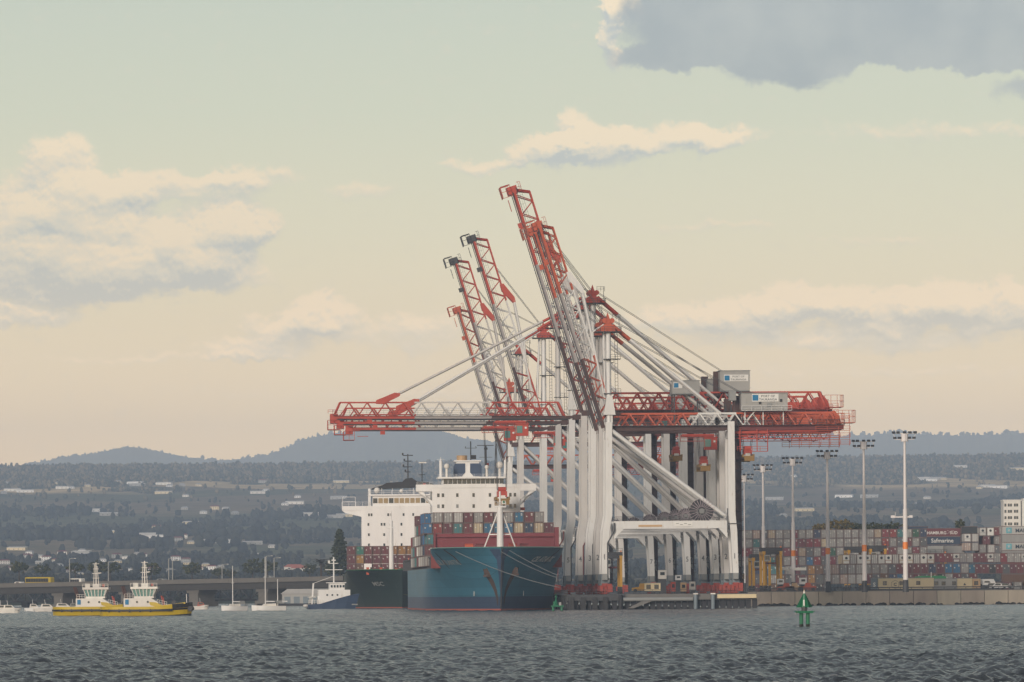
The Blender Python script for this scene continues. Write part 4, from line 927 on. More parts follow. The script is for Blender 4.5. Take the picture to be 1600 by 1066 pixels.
for z in (18.4, 20.6, 22.8, 25, 29.4): ubox('stair_landing', bs, (sxo-SW_-.9, ysu+6, z), (1.6, 3, .15), 'shipwhite')
for z in (26.4, 28.6): ubox('lifebuoy_rack', bs, (sxo+SW_+.7, ysu+3, z), (1.3, 1, .8), 'orange')
def zmap(z): return 32.9+(z-33.9)*.6 if z > 32.3 else z
for o in list(bs.children):
    k = o.name.split('.')[0]
    if k in ('accommodation', 'bridge_wing', 'wheelhouse', 'funnel', 'funnel_panel', 'funnel_top', 'exhaust', 'signal_mast', 'radar_mast', 'light_mast', 'railing'):
        for v in o.data.vertices: v.co.z = zmap(v.co.z)-(1.0 if k in ('bridge_wing',) and v.co.z <= 32.6 and v.co.z > 27 else 0)
    elif k == 'satellite_dome':
        zc = max(v.co.z for v in o.data.vertices)
        for v in o.data.vertices: v.co.z += zmap(zc)-zc+.4
    elif k in ('bridge_window', 'deck_light', 'flag'): o.location.z = zmap(o.location.z)-(.1 if k == 'bridge_window' else 0); o.scale.z *= 1.02 if k == 'bridge_window' else .75
# containers on the blue ship
G1 = "containers stacked on the blue ship's foredeck"; inv = Matrix.Translation((p0.x, D0, 0)) @ Matrix.Rotation(QR, 4, 'Z')
def on_ship(ck, x, y, z, label, grp, L=12.2, H=2.6): return container(ck, inv @ Vector((x, y, z)), label, grp, L, H)
fr = 42.0
for tier, (row, xs0) in enumerate((('brmtmcbbbcncmg', -16.2), ('gglmgmggbmg', -13.6))):
    z = 19.0+2.66*(tier); n = len(row)
    for k, ch in enumerate(row):
        ck = LET[ch]
        if ck is None: continue
        if tier == 0 and k > 12: continue
        on_ship(ck, xs0+2.5*k*(1.0), fr+6, z, f"{cname(ck)} container end, {'lower' if tier == 0 else 'upper'} full row on blue ship's bow, {ORD[k]} from left", G1)
for tier in range(3):
    for k in (0, 12):
        ck = ['palegrey', 'navy', 'maroon', 'grey', 'teal'][(tier*2+k) % 5]; on_ship(ck, -15.2+2.5*k, fr+6, ZM+.6+2.66*tier, f"{cname(ck)} container, {['bottom', 'second', 'third'][tier]} tier at the {'left' if k == 0 else 'right'} edge of blue ship's front bay", G1)
bays = [('bluegrn', 5), ('x', 5), ('x', 4), ('x', 4), ('x', 5), ('x', 3), ('x', 3)]
pal = ['grey', 'palegrey', 'teal', 'palegrey', 'blue', 'grey', 'white', 'navy', 'palegrey', 'maroon']
for bi, (_, nt) in enumerate(bays):
    for tier in range(nt):
        ck = pal[(bi*3+tier*7) % 10] if tier < nt-1 else ['blue', 'blue', 'red', 'teal', 'maroon', 'grey', 'red'][bi]
        on_ship(ck, -15.3, fr+6+13.6*(bi+1), ZM+.6+2.66*tier, f"{cname(ck)} container on blue ship's left edge, {ORD[bi+1]} bay back, {ORD[tier]} tier up", "containers along the blue ship's left edge")
    for k in range(1, 13, 3):
        ck = pal[(bi*5+k*3) % 10]; on_ship(ck, -15.3+2.5*k, fr+6+13.6*(bi+1), ZM+.6+2.66*(nt-1), f"{cname(ck)} container in {ORD[bi+1]} bay back on blue ship, {ORD[k]} column in", "containers in the blue ship's rear bays")

# the dark green ship ----------------------------------------------------
D1 = F/5.32; p1 = PX(629, 953, D1)
gs = thing('container_ship', 'dark green hulled container ship with white bridge, half hidden behind the blue ship', 'ship', (p1.x, D1, 0), QR-R(.9))
ZB2, ZM2 = 11.3, 10.4
o, st2, hb2 = hull_mesh('hull', gs, 32.2, 140, ZB2, ZM2, 24, [(-1, .3, 'boot'), (.3, ZM2, 'hullgreen'), (ZM2, ZB2, 'hullgreen')], gs, len_w=62, len_d=22, rake=3.0)
streak_mesh('weed_band', [(2.8+k*1.7, 4.0-.2*k, .9) for k in range(3)], hb2, 1, 'hullsunlit', gs)  # olive patch paints in the light on the bow's right side
deck_sheet('main_deck', hb2, 1, 140, ZM2-.3, 'decktop', gs)
b = MB(); 
for s_ in (-1, 1):
    for i in range(len(ys)-2): b.beam((s_*hb2(ys[i], ZB2), ys[i], ZB2+.05), (s_*hb2(ys[i+1], ZB2), ys[i+1], ZB2+.05), .35, .2)
b.build('bulwark_cap', 'green', gs)
b = MB(); b.prism([(1.0, 0.3), (5.5, .3), (6.4, 9.0), (.6, 9.0)], 'y', 0, .1)
lettering_on('MSC SEINE' if False else 'MSC', -1, 12.8, 6.6, 1.7, 'grey', gs, st2, hb2, 1.5)
b = MB(); b.cyl((-3.0, 10, ZM2), (-3.0, 10, ZM2+15.4), .75, .6, n=10); b.bb(-4.4, -1.6, 9.4, 10.6, ZM2+13.2, ZM2+13.5); b.rail((-4.4, 9.4, ZM2+13.5), (-1.6, 9.4, ZM2+13.5), .9, 2, .1); b.cyl((-3, 10, ZM2+15.4), (-3, 10, ZM2+18.4), .18, n=6); b.build('foremast', 'shipwhite', gs)
for k in range(9): ubox('deck_gear', gs, (-11+k*1.5+rng.random(), 7+rng.random()*4, ZM2+.6), (.8, .8, 1.3+rng.random()), 'rust' if k % 3 else 'orange')
for k in range(3): strut('crane_jib', gs, (1.0+k*2.2, 9, ZM2), (2.2+k*2.3, 9, ZM2+4.4), .25, mk='orange')
y2 = 118.; sx2 = 1.2; nb_ = set(gs.children)
b = MB(); b.bb(sx2-11.5, sx2+12, y2, y2+12, ZM2, 29.0); b.build('accommodation', 'shipwhite', gs)
b = MB(); b.bb(sx2-8.0, sx2+12, y2+.6, y2+9, 29.0, 32.2); b.bb(sx2-9.4, sx2+12.4, y2, y2+10, 32.1, 32.6); b.bb(sx2-9.4, sx2-8.6, y2+.2, y2+2, 29, 34.4); b.build('wheelhouse', 'shipwhite', gs)
b = MB(); b.bb(sx2-17.6, sx2-11.5, y2, y2+4, 27.6, 29.0); b.prism([(sx2-17.6, 27.6), (sx2-11.5, 27.6), (sx2-11.5, 25.6), (sx2-16.6, 26.8)], 'y', y2+.2, y2+.6); b.rail((sx2-17.6, y2, 29), (sx2-9, y2, 29), 1.2, 4, .1); b.rail((sx2-17.4, y2, 29), (sx2-13.4, y2, 29), 2.8, 1, .12); b.build('bridge_wing', 'shipwhite', gs)
for k in range(11): ubox('bridge_window', gs, (sx2-7.2+k*1.66, y2+.55, 30.6), (1.36, .12, 1.55), 'glass' if k in (0, 3, 9) else 'ptan')
for z, xs in ((26.2, (-9.2, -8.4, -3.2, -2.4, 1.6, 4.6, 9.0, 9.9)), (23.2, (-9.4, -5.3, -4.4, .9, 5.6)), (20.0, (-9.3, -4.5, .9)), (16.8, (-9.3, -4.5, .9))):
    for x in xs: ubox('window', gs, (sx2+x, y2-.03, z), (.55, .12, .85), 'glass')
b = MB(); b.prism([(sx2-9.2, 34.2), (sx2+12.6, 34.9), (sx2+9.6, 36.3), (sx2+6.0, 36.6), (sx2+4.4, 37.7), (sx2+2.4, 37.5), (sx2+1.4, 36.5), (sx2-3.6, 36.2), (sx2-4.8, 35.5)], 'y', y2+3, y2+10); b.build('monkey_island', 'black', gs)
b = MB()
for k in range(7): b.beam((sx2-8.4+k*3.3, y2+2, 32.6), (sx2-8.4+k*3.3, y2+2, 34.5), .12)
b.rail((sx2-9.3, y2+.1, 32.6), (sx2+12.2, y2+.1, 32.6), 1.1, t=.08); b.build('railing', 'shipwhite', gs)
b = MB(); b.beam((sx2+3.2, y2+6, 37), (sx2+3.2, y2+6, 45.2), .35)
for z, w_ in ((44.8, 3.2), (43.0, 2.2), (41.2, 2.8), (39.6, 1.6)): b.beam((sx2+3.2-w_/2, y2+6, z), (sx2+3.2+w_/2, y2+6, z), .28); b.box((sx2+3.2-w_/2, y2+6, z+.4), (.5, .4, .7))
b.build('radar_mast', 'black', gs)
b = MB(); b.beam((sx2+7.6, y2+6, 36), (sx2+7.6, y2+6, 42.4), .3); b.cyl((sx2+7.6, y2+6, 38.6), (sx2+7.6, y2+6, 38.8), 1.0, n=8); b.build('signal_mast', 'black', gs)
ubox('radar_scanner', gs, (sx2+7.8, y2+6, 42.5), (2.4, .3, .35), 'wallwhite'); ubox('flag', gs, (sx2+8.2, y2+2, 35.4), (.9, .08, 1.0), 'red')
for x, z, r_ in ((-6.6, 33.4, 1.0), (1, 33.2, .6)): b = MB(); b.dome((sx2+x, y2+2, z+.4), r_, 10, 3); b.build('satellite_dome', 'wallwhite', gs, smooth=True)
for o in set(gs.children)-nb_:
    if o.name.startswith('accommodation'):
        for v in o.data.vertices:
            if v.co.z > 15: v.co.z += 2.7
    else: o.location.z += 2.7
inv2 = Matrix.Translation((p1.x, D1, 0)) @ Matrix.Rotation(QR-R(.9), 4, 'Z')
def on_g(ck, x, y, z, label, grp, L=12.2, H=2.6): return container(ck, inv2 @ Vector((x, y, z)), label, grp, L, H)
G2 = "containers stacked on the dark green ship's bow"
for tier, row in ((0, 'mwxmmmrmmm'), (1, 'mommmmmmmm'), (2, 'msmmmoooxmm')):
    for k, ch in enumerate(row):
        ck = LET[ch]
        if ck is None: continue
        on_g(ck, -14.6+2.5*k, 28+6.2, ZM2+.2+2.66*tier, f"{cname(ck)} container on dark green ship's bow, {['bottom', 'middle', 'top'][tier]} row, {ORD[k]} from left", G2)
for k in (9, 10): on_g('maroon', -14.6+2.5*k, 48, ZM2+.2+2.66*3, f"maroon container standing above the others beside dark ship's mast, {'left' if k == 9 else 'right'} one", G2)
b = MB(); b.bb(-15.3, 15.3, 26.4, 27.6, ZM2, ZM2+1.2); b.build('hatch_coaming', 'darkred', gs)

# mooring lines from the blue bow to the wharf
def line(name, p, q, sag, r_, mk, label, cat, grp):
    cu = bpy.data.curves.new(name, 'CURVE'); cu.dimensions = '3D'; cu.bevel_depth = r_; cu.bevel_resolution = 0; sp_ = cu.splines.new('POLY'); n = 14; sp_.points.add(n)
    for i in range(n+1):
        t_ = i/n; v = Vector(p).lerp(Vector(q), t_); v.z -= sag*4*t_*(1-t_); sp_.points[i].co = (*v, 1)
    cu.materials.append(mat(mk)); o = bpy.data.objects.new(name, cu); C.objects.link(o)
    me = bpy.data.meshes.new_from_object(o); bpy.data.objects.remove(o); o = bpy.data.objects.new(name, me); C.objects.link(o); tag(o, label, cat, grp); return o
qe = PX(872, 912, D0-4); G3 = "mooring lines from the blue ship's bow"
line('mooring_line', PX(712, 862, D0+4), PX(874, 918, D0-8), .9, .08, 'rope', 'longest pale mooring rope slanting low across the blue bow', 'rope', G3)
line('mooring_line', PX(783, 862, D0-.5), PX(871, 903, D0-6), .5, .06, 'rope', 'lower of two ropes running from the blue stem to the wharf', 'rope', G3)
line('mooring_line', PX(796, 860, D0-.5), PX(871, 899, D0-6), .3, .06, 'rope', 'upper of two ropes running from the blue stem to the wharf', 'rope', G3)
# ------------------------------------------------------------ container yard behind the sea wall
DY = 2080.; sY = F/DY
def yx(px, py=900, D=DY): return PX(px, py, D).x
pitch = 2.46
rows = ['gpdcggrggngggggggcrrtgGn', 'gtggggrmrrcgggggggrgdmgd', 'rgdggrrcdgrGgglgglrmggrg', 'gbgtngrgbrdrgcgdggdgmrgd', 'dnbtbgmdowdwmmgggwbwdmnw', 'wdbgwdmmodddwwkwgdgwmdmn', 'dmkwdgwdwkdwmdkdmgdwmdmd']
x0y = yx(1168); G4 = 'yard containers stacked end-on behind the light towers'; Hc = 2.92
tiern = ['top', 'second', 'third', 'fourth', 'fifth', 'sixth', 'lowest']
ztop = PX(1300, 827, DY).z
towers = [(1163, 742, 5.0), (1192.5, 727, 5.13), (1239, 716, 5.40), (1293, 705, 5.70), (1350, 689, 6.02), (1414, 676, 6.38)]
tname = ['thin leftmost tower', 'shortest thick tower', 'third tower', 'fourth tower', 'fifth tower', 'tallest tower']
def near_tower(px):
    i = max([k for k in range(6) if towers[k][0] <= px+4] or [0]); n = int((px-towers[i][0])//11.8); return f"{ORD[max(n, 0)]} stack right of {tname[i]}"
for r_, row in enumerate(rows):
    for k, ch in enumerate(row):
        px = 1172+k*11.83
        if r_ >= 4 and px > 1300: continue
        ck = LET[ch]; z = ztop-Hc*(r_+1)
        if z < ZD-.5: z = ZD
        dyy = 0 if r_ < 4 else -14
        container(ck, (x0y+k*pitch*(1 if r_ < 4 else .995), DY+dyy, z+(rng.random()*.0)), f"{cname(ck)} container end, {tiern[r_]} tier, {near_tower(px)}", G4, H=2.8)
# taller blocks: ground below the visible tiers
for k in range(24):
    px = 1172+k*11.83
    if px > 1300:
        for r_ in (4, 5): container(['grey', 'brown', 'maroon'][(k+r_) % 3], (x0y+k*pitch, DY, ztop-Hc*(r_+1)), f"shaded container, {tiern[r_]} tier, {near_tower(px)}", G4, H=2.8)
# front rows, nearer the wall, right part
DF = 1905.; sF = F/DF
G5 = 'refrigerated containers in the front yard row'
G6 = 'containers in the lower front yard rows'
zf = PX(1400, 866, DF).z
for k in range(13):
    px = 1319+k*11.0; ck = ['cream', 'palegrey', 'white', 'cream', 'palegrey', 'white', 'pink', 'white', 'cream'][k % 9]
    container(ck, (yx(px, 870, DF), DF+k*.15, zf-2.9), f"pale refrigerated container, {near_tower(px)}, front row", G5, reefer=(k % 3 != 1))
r2 = 'pgglgggdmmmmnmbbg'
for k, ch in enumerate(r2):
    px = 1302+k*12.6; ck = LET[ch]; container(ck, (yx(px, 885, DF-12), DF-12, zf-5.85), f"{cname(ck)} container below the pale refrigerated ones, {ORD[k]} from left", G6)
r3 = 'ggpllmdwnbmmdwkgmdm'
for k, ch in enumerate(r3):
    px = 1290+k*12.6; ck = LET[ch]; container(ck, (yx(px, 905, DF-26), DF-26, max(zf-8.8, ZD)), f"{cname(ck)} container on the ground behind the wall, {ORD[k]} from left", G6)
# broadside stacks at right
DS = 2105.
G7 = 'long containers lying broadside at the right of the yard'
def broad(ck, pxc, pyt, label, D=DS, L=12.2, H=2.7, lettering=None, lmk='signwhite', logo=None, lsz=1.5, grp=G7, roof=None):
    p = PX(pxc, pyt, D); o = container(ck, (p.x, D, p.z-H), label, grp, L, H, rz=QR+PI/2+.0)
    if lettering:
        tx = text('lettering', o, lettering, (-1.30, 0, H*.27), lsz, lmk, rot=(PI/2, 0, -PI/2), align='CENTER', sx_=1.0, bold=.02)
        tx.location = (-1.30, 0 if not logo else -1.2, H*.27)
        tx.rotation_euler = (PI/2, 0, -PI/2)
    if logo:
        lg = ubox('logo', o, (-1.30, L/2-2.2 if logo == 'star' else 0, H*.5), (.06, 1.7, 1.7), 'starblue' if logo == 'star' else 'signwhite')
        if logo == 'star':
            b = MB()
            for k in range(7): a = PI*k/7; b.beam((-1.36, L/2-2.2-.6*math.cos(a), H*.5-.6*math.sin(a)), (-1.36, L/2-2.2+.6*math.cos(a), H*.5+.6*math.sin(a)), .13, .04)
            b.build('star', 'signwhite', o)
    return o
M['starblue'] = paint('star_blue', (.12, .38, .45), .5, var=.03); M['signdark'] = paint('sign_dark', (.03, .05, .07), .5, var=.02)
broad('navy', 1414+13, 822.5, 'long navy container topmost beside the tallest light tower', L=9.5)
o = broad('maroon', 1471.5, 825.5, 'long dark red container with white shipping line lettering, topmost of its stack', lettering='HAMBURG   SÜD', lsz=1.35)
b = MB(); b.beam((-1.34, -1.6, .8), (-1.34, -3.3, 2.0), .2, .05); b.beam((-1.34, -1.6, 2.0), (-1.34, -3.3, 1.2), .2, .05); b.build('emblem', 'signwhite', o)
broad('navy', 1471.5, 838.5, 'long navy container with white script lettering below the dark red lettered one', lettering='Safmarine', lsz=1.9)
broad('white', 1462, 852.5, 'short white container half hidden below the navy lettered one', L=6)
broad('grey', 1490, 852.5, 'short grey container under the navy lettered one', L=7)
broad('black', 1514, 822.5, 'black container topmost in the stack right of the dark red lettered one', L=5.4)
for k, (x, y, ck) in enumerate(((1508, 834, 'palegrey'), (1520, 834, 'white'), (1508, 848, 'pink'), (1520, 848, 'palegrey'), (1532, 824.5, 'palegrey'), (1544, 824.5, 'white'), (1538, 838, 'maroon'), (1532, 851, 'grey'), (1545, 851, 'palegrey'), (1555, 824, 'maroon'), (1556, 838, 'grey'), (1556, 852, 'darkgrey'), (1563, 822, 'palegrey'), (1563, 836, 'pink'), (1563, 850, 'grey'))):
    p = PX(x, y, DS); container(ck, (p.x, DS, p.z-2.75), f"{cname(ck)} container end, mixed stack left of star marked ones, {ORD[k]} counting down", 'end-on containers in the mixed right-hand stack', H=2.75, reefer=(k in (0, 4, 5)))
DM2 = 1990.
for k, (y, ck, lt) in enumerate(((822, 'palegrey', 'MAERSK'), (834.5, 'grey', None), (847, 'palegrey', 'MAERSK'))):
    broad(ck, 1595, y, [ 'pale grey container with blue star square and dark lettering, topmost at right edge', 'plain grey container between the two star marked ones', 'pale grey container with blue star square, lower of the two so marked'][k], D=DM2, lettering=lt, lmk='signdark', logo='star' if lt else None, lsz=1.7)
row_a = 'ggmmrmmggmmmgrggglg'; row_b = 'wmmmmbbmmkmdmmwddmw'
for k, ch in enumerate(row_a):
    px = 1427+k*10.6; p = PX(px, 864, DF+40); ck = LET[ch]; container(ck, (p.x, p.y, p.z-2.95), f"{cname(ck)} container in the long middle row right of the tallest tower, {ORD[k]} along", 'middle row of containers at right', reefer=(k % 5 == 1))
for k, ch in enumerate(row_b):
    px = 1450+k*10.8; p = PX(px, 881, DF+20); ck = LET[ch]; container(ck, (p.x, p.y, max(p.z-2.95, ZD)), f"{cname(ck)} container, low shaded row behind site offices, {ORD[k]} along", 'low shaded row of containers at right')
for k in range(4):
    p = PX(1554+k*16, 901, 1800.); container(['darkgrey', 'maroon', 'grey', 'brown'][k], (p.x, p.y, ZD), f"{['dark grey', 'maroon', 'grey', 'brown'][k]} low container behind the parked pickups", 'low containers by the pickups', H=2.6)

for k in range(4):
    broad(['grey', 'maroon', 'darkgrey', 'brown'][k], 1595, 859.5+12.5*k, ['grey long container under the lower star marked one', 'dark red long container second under the lower star marked one', 'dark grey long container third under the lower star marked one', 'brown long container at the foot of the stack at right edge'][k], D=DM2)
# light towers
def light_tower(px, pytop, s_, label, thin=False):
    D = F/s_; top = PX(px-1.2, pytop, D); bx = PX(px+1.5, 905, D).x; H = top.z-ZD
    t = thing('light_tower', label, 'light tower', ((top.x+bx)/2, D, ZD), 0, 'floodlight towers in the container yard')
    w0 = .62 if not thin else .3
    b = MB(); b.cyl((0, 0, 3.0), (0, 0, H*.52), w0, w0*.86, 12); b.cyl((0, 0, H*.52), (0, 0, H-1.6), w0*.68, w0*.45, 12); b.build('pole', 'towerwhite', t, smooth=False)
    b = MB(); b.cyl((0, 0, 0), (0, 0, 3.0), w0*1.3, w0*1.05, 10); b.build('base', 'dark', t)
    if not thin: b = MB(); b.cyl((0, 0, H*.27), (0, 0, H*.27+1.7), w0*1.06, n=12); b.build('marker_band', 'orangelamp', t)
    b = MB(); b.bb(-2.4, 2.4, -.25, .25, H-1.75, H-1.6); b.cyl((0, 0, H-2.2), (0, 0, H-.3), .9, n=8); b.beam((-2.8, 0, H-.2), (2.8, 0, H-.2), .18); b.beam((-2.2, 0, H-1.5), (-2.8, 0, H-.2), .12); b.beam((2.2, 0, H-1.5), (2.8, 0, H-.2), .12); b.build('head_frame', 'towerwhite', t)
    for z, xs in ((H+.05, (-2.7, -1.6, 0, 1.3, 2.6)), (H-1.3, (-2.4, -1.3, 1.2, 2.3))):
        for x in xs: o = ubox('floodlight', t, (x, -.3, z), (.85, .5, .35), 'dark'); o.rotation_euler = (R(25), 0, 0)
    return t
M['towerwhite'] = paint('tower_white', (.68, .65, .65), .5, var=.06)
for (x, y, s_), nm in zip(towers, ['thin lattice-like light tower standing close against the nearest crane', 'shortest of the thick white light towers, leftmost one', 'light tower behind the yellow straddle carriers, second thick one', 'light tower above the middle of the yard, third thick one', 'second tallest light tower with orange band', 'tallest light tower, rightmost, with orange band']):
    tw = light_tower(x, y, s_, nm, thin=(x < 1170))
    if x > 1400:
        b = MB(); b.beam((-3.2, 0, 18.4), (1.6, 0, 18.4), .3); b.box((-3.0, 0, 18.5), (1.0, .5, .6)); b.box((1.4, 0, 18.5), (.8, .5, .6)); b.beam((-2.4, 0, 18.4), (-2.4, 0, 19.6), .1); b.build('camera_arm', 'towerwhite', tw)
# tubular mast with dish by crane one and orange boom lift
pm_ = PX(1165, 905, 1590.)
# straddle carriers
def straddle(px, D, w_, H, label, y1_=10.):
    p = PX(px, 905, D); t = thing('straddle_carrier', label, 'straddle carrier', (p.x, D, ZD), QR, 'yellow straddle carriers')
    for s_ in (-1, 1):
        for y in (0, y1_): strut('leg', t, (s_*w_/2, y, 1.6), (s_*w_/2, y, H), .72, .72, 'yellow')
        strut('side_beam', t, (s_*w_/2, -.6, H), (s_*w_/2, y1_+.6, H), .8, .9, 'yellow'); strut('bottom_beam', t, (s_*w_/2, -.5, 1.7), (s_*w_/2, y1_+.5, 1.7), .7, .7, 'dark')
        for y in (-.1, y1_*.33, y1_*.66, y1_):
            b = MB(); b.cyl((s_*w_/2-.35, y, .75), (s_*w_/2+.35, y, .75), .75, n=12); b.build('wheel', 'black', t)
    for y in (0, y1_): strut('cross_beam', t, (-w_/2, y, H), (w_/2, y, H), .6, .7, 'dark')
    b = MB(); b.bb(-w_/2-.6, w_/2+.6, 1, 8, H+.4, H+1.5); b.rail((-w_/2-.6, .9, H+1.5), (w_/2+.6, .9, H+1.5), 1.0, 4, .08); b.build('machinery_deck', 'dark', t)
    b = MB(); b.bb(-w_/2+.1, -w_/2+1.6, -1.5, .2, H-2.4, H-.6); b.build('cab', 'house', t); ubox('cab_window', t, (-w_/2+.85, -1.55, H-1.4), (1.2, .08, 1.1), 'glass')
    b = MB(); b.bb(-1.2, 1.2, 1, 9, H-3.2, H-2.7); b.build('lifting_frame', 'darkred', t); ubox('beacon_light', t, (w_/2, 0, H+1.7), (.4, .4, .4), 'orangelamp'); return t
straddle(1207, 1815, 4.8, 11.3, 'yellow straddle carrier, the right hand nearer of the pair near the shortest tower'); straddle(1190, 1835, 4.6, 9.6, 'yellow straddle carrier partly hidden behind its nearer twin', 12)
straddle(958, 1850, 4.6, 10.6, 'yellow straddle carrier seen between the crane legs on the wharf')
straddle(1338, 1935, 4.4, 12.2, 'yellow straddle carrier top showing above pale refrigerated containers, left of second tallest tower'); straddle(1372, 1935, 4.4, 12.5, 'yellow straddle carrier top showing just right of the second tallest tower')
straddle(1463, 1960, 5.6, 10.2, 'yellow straddle carrier top right of tallest tower, under the navy lettered container')

# site offices, pickups, sheds along the wall
def office(px0, px1, pyt, label, mk, wins, D=1772., lettering=None, grp='site offices on the sea wall'):
    a, b_ = PX(px0, pyt, D), PX(px1, pyt, D); w_ = b_.x-a.x; H = a.z-4.15
    t = thing('site_office', label, 'office', ((a.x+b_.x)/2, D, 4.15), 0, grp)
    b = MB(); b.bb(-w_/2, w_/2, 0, 2.6, .35, H-.1); b.build('wall', mk, t); b = MB(); b.bb(-w_/2-.08, w_/2+.08, -.1, 2.7, H-.1, H+.05); b.build('roof', 'grey', t)
    b = MB(); b.bb(-w_/2, w_/2, -.03, .3, 0, .35); b.build('skirt', 'dark', t)
    for x in wins: f = ubox('window', t, (x*w_-w_/2, -.04, H*.58), (1.1, .1, 1.1), 'dark'); ubox('pane', f, (0, -.6, 0), (.8, .3, .8), 'glass')
    return t, w_, H
t_, w_, H_ = office(1372, 1459, 903.5, 'long cream site office with three dark windows and a hexagon emblem', 'cream', (.12, .42, .72))
b = MB()
for i in range(6): a0_, a1_ = PI/6+i*PI/3, PI/6+(i+1)*PI/3; b.beam((-3.0+1.15*math.cos(a0_), -.12, H_*.48+1.15*math.sin(a0_)), (-3.0+1.15*math.cos(a1_), -.12, H_*.48+1.15*math.sin(a1_)), .16, .06)
b.build('hexagon_emblem', 'signdark', t_)
text('lettering', t_, 'C', (-3.0, -.12, H_*.48-.42), 1.2, 'signdark', align='CENTER', bold=.03)
t2_, w2, h2_ = office(1361, 1371, 903.5, 'small dark panelled site office with pale zigzag emblem at left of the long cream one', 'darkgreyw' if 'darkgreyw' in M else 'bluegrey', ())
text('lettering', t2_, 'S', (0, -.1, h2_*.3), 1.6, 'signwhite', align='CENTER', bold=.03)
office(1459.5, 1495, 904.5, 'grey site office with three narrow windows right of the cream one', 'house', (.1, .42, .88))
t3_, w3, h3_ = office(1495.5, 1519, 903.5, 'blank pale storage cabin with a small triangle mark', 'cream', ())
b = MB(); b.prism([(-.4, 1.2), (.4, 1.2), (0, 1.9)], 'y', -.08, -.02); b.build('triangle_mark', 'dark', t3_)
office(1519.5, 1532, 904, 'small ochre brown cabin with one window at the end of the office row', 'buff', (.45,))
office(1022-50+35, 1032, 911, 'cream cabin with two dark windows standing between the crane legs on the wharf', 'cream', (.25, .75), D=1600., grp='cabins on the wharf')
gsn = thing('covered_stack', 'green sheeting lying along the roofs behind the long cream site office', 'sheeting', tuple(PX(1455, 902, 1785.)), 0)
b = MB(); b.bb(-4.5, 4.2, 0, 3, -.6, .1); b.prism([(-4.5, .1), (4.2, .1), (3, .4), (-3, .35)], 'y', 0, 3); b.build('sheet', 'greenpaint', gsn); strut('pipe', gsn, (0, 0, -.6), (0, 0, 1.4), .25, mk='wallwhite')
def pickup(px, mk, label, D=1768., z=4.15, flip=1, grp='vehicles parked behind the sea wall', van=False):
    p = PX(px, 915, D); t = thing('parked_van' if van else 'parked_pickup', label, 'van' if van else 'pickup', (p.x, D, z), 0, grp); f = flip
    b = MB(); b.prism([(f*x, zz) for x, zz in ([(-2.5, .45), (2.5, .45), (2.5, .95), (1.5, 1.05), (.8, 1.7), (-.7, 1.7), (-1.0, 1.05), (-2.5, 1.05)] if not van else [(-2.5, .45), (2.5, .45), (2.5, 1.2), (2.0, 2.1), (-2.5, 2.1)])][::f], 'y', -.9, .9); b.build('body', mk, t)
    for x in (-1.6, 1.6): b = MB(); b.cyl((x, -.95, .38), (x, -.7, .38), .38, n=10); b.build('wheel', 'black', t)
    b = MB(); b.prism([(f*x, zz) for x, zz in [(-.6, 1.1), (1.2, 1.1), (.72, 1.62), (-.55, 1.62)]][::f], 'y', -.93, -.9); b.build('side_window', 'glass', t); return t
pickup(1549, 'dark', 'dark pickup parked behind the sea wall, left of the pale one', D=1769); pickup(1560, 'shipwhite', 'pale pickup parked behind the sea wall near the right edge', flip=-1, D=1767.5); pickup(1541, 'shipwhite', 'white van roof showing behind the dark pickup', D=1775, z=4.9, van=True); pickup(1569, 'grey', 'grey pickup farthest right behind the sea wall', D=1770)

# wharf-level clutter below the cranes
G8 = 'work vehicles and boxes on the wharf'
def mini(px, py, w_, h_, mk, label, cat='equipment box', D=1640., parts=()):
    p = PX(px, py, D); t = thing(cat.replace(' ', '_'), label, cat, (p.x, D, ZD), QR, G8)
    z0 = max(p.z-h_-ZD, .5); b = MB(); b.bb(-w_/2, w_/2, 0, 2, z0, z0+h_); b.build('body', mk, t)
    b = MB(); b.bb(-w_/2+.1, w_/2-.1, .1, 1.8, 0, z0); b.build('stand', 'dark', t)
    ubox('window', t, (0, -.05, z0+h_*.6), (w_*.55, .1, h_*.35), 'glass'); b = MB(); b.bb(-w_/2-.05, w_/2+.05, -.05, 2.05, z0+h_, z0+h_+.1); b.build('lid', 'grey', t); return t
for a_ in ((1035, 891, 2.2, 2.4, 'wallwhite', 'white lashing cage standing between legs seven and six', 'lashing cage', 1750.), (1060, 899, 1.6, 1.3, 'shipwhite', 'small white cabin between crane legs six and five', 'cabin', 1720.),
           (1082, 909, 1.5, 2.2, 'wallwhite', 'white and red truck cab between crane legs five and four', 'truck cab', 1680.), (1068, 911, 1.5, 2.4, 'buff', 'amber lit plant cab left of the red truck cab', 'plant cab', 1690.),
           (1021, 911, 1.2, 2.6, 'red', 'red hydrant-like cabinet beside crane leg seven', 'cabinet', 1690.), (1052, 911, 1.2, 2.6, 'red', 'red cabinet beside crane leg six', 'cabinet', 1690.),
           (1220, 905, 1.9, 1.5, 'shipwhite', 'pale cab of a low machine left of the second thick tower', 'machine cab', 1790.), (1255, 903, 2.0, 1.8, 'shipwhite', 'white cab with two dark windows right above the green beacon', 'machine cab', 1790.),
           (1160, 897, 1.0, 1.2, 'buff', 'amber lamp housing at the foot of the nearest crane', 'lamp housing', 1585.)):
    mini(*a_[:7], D=a_[7])
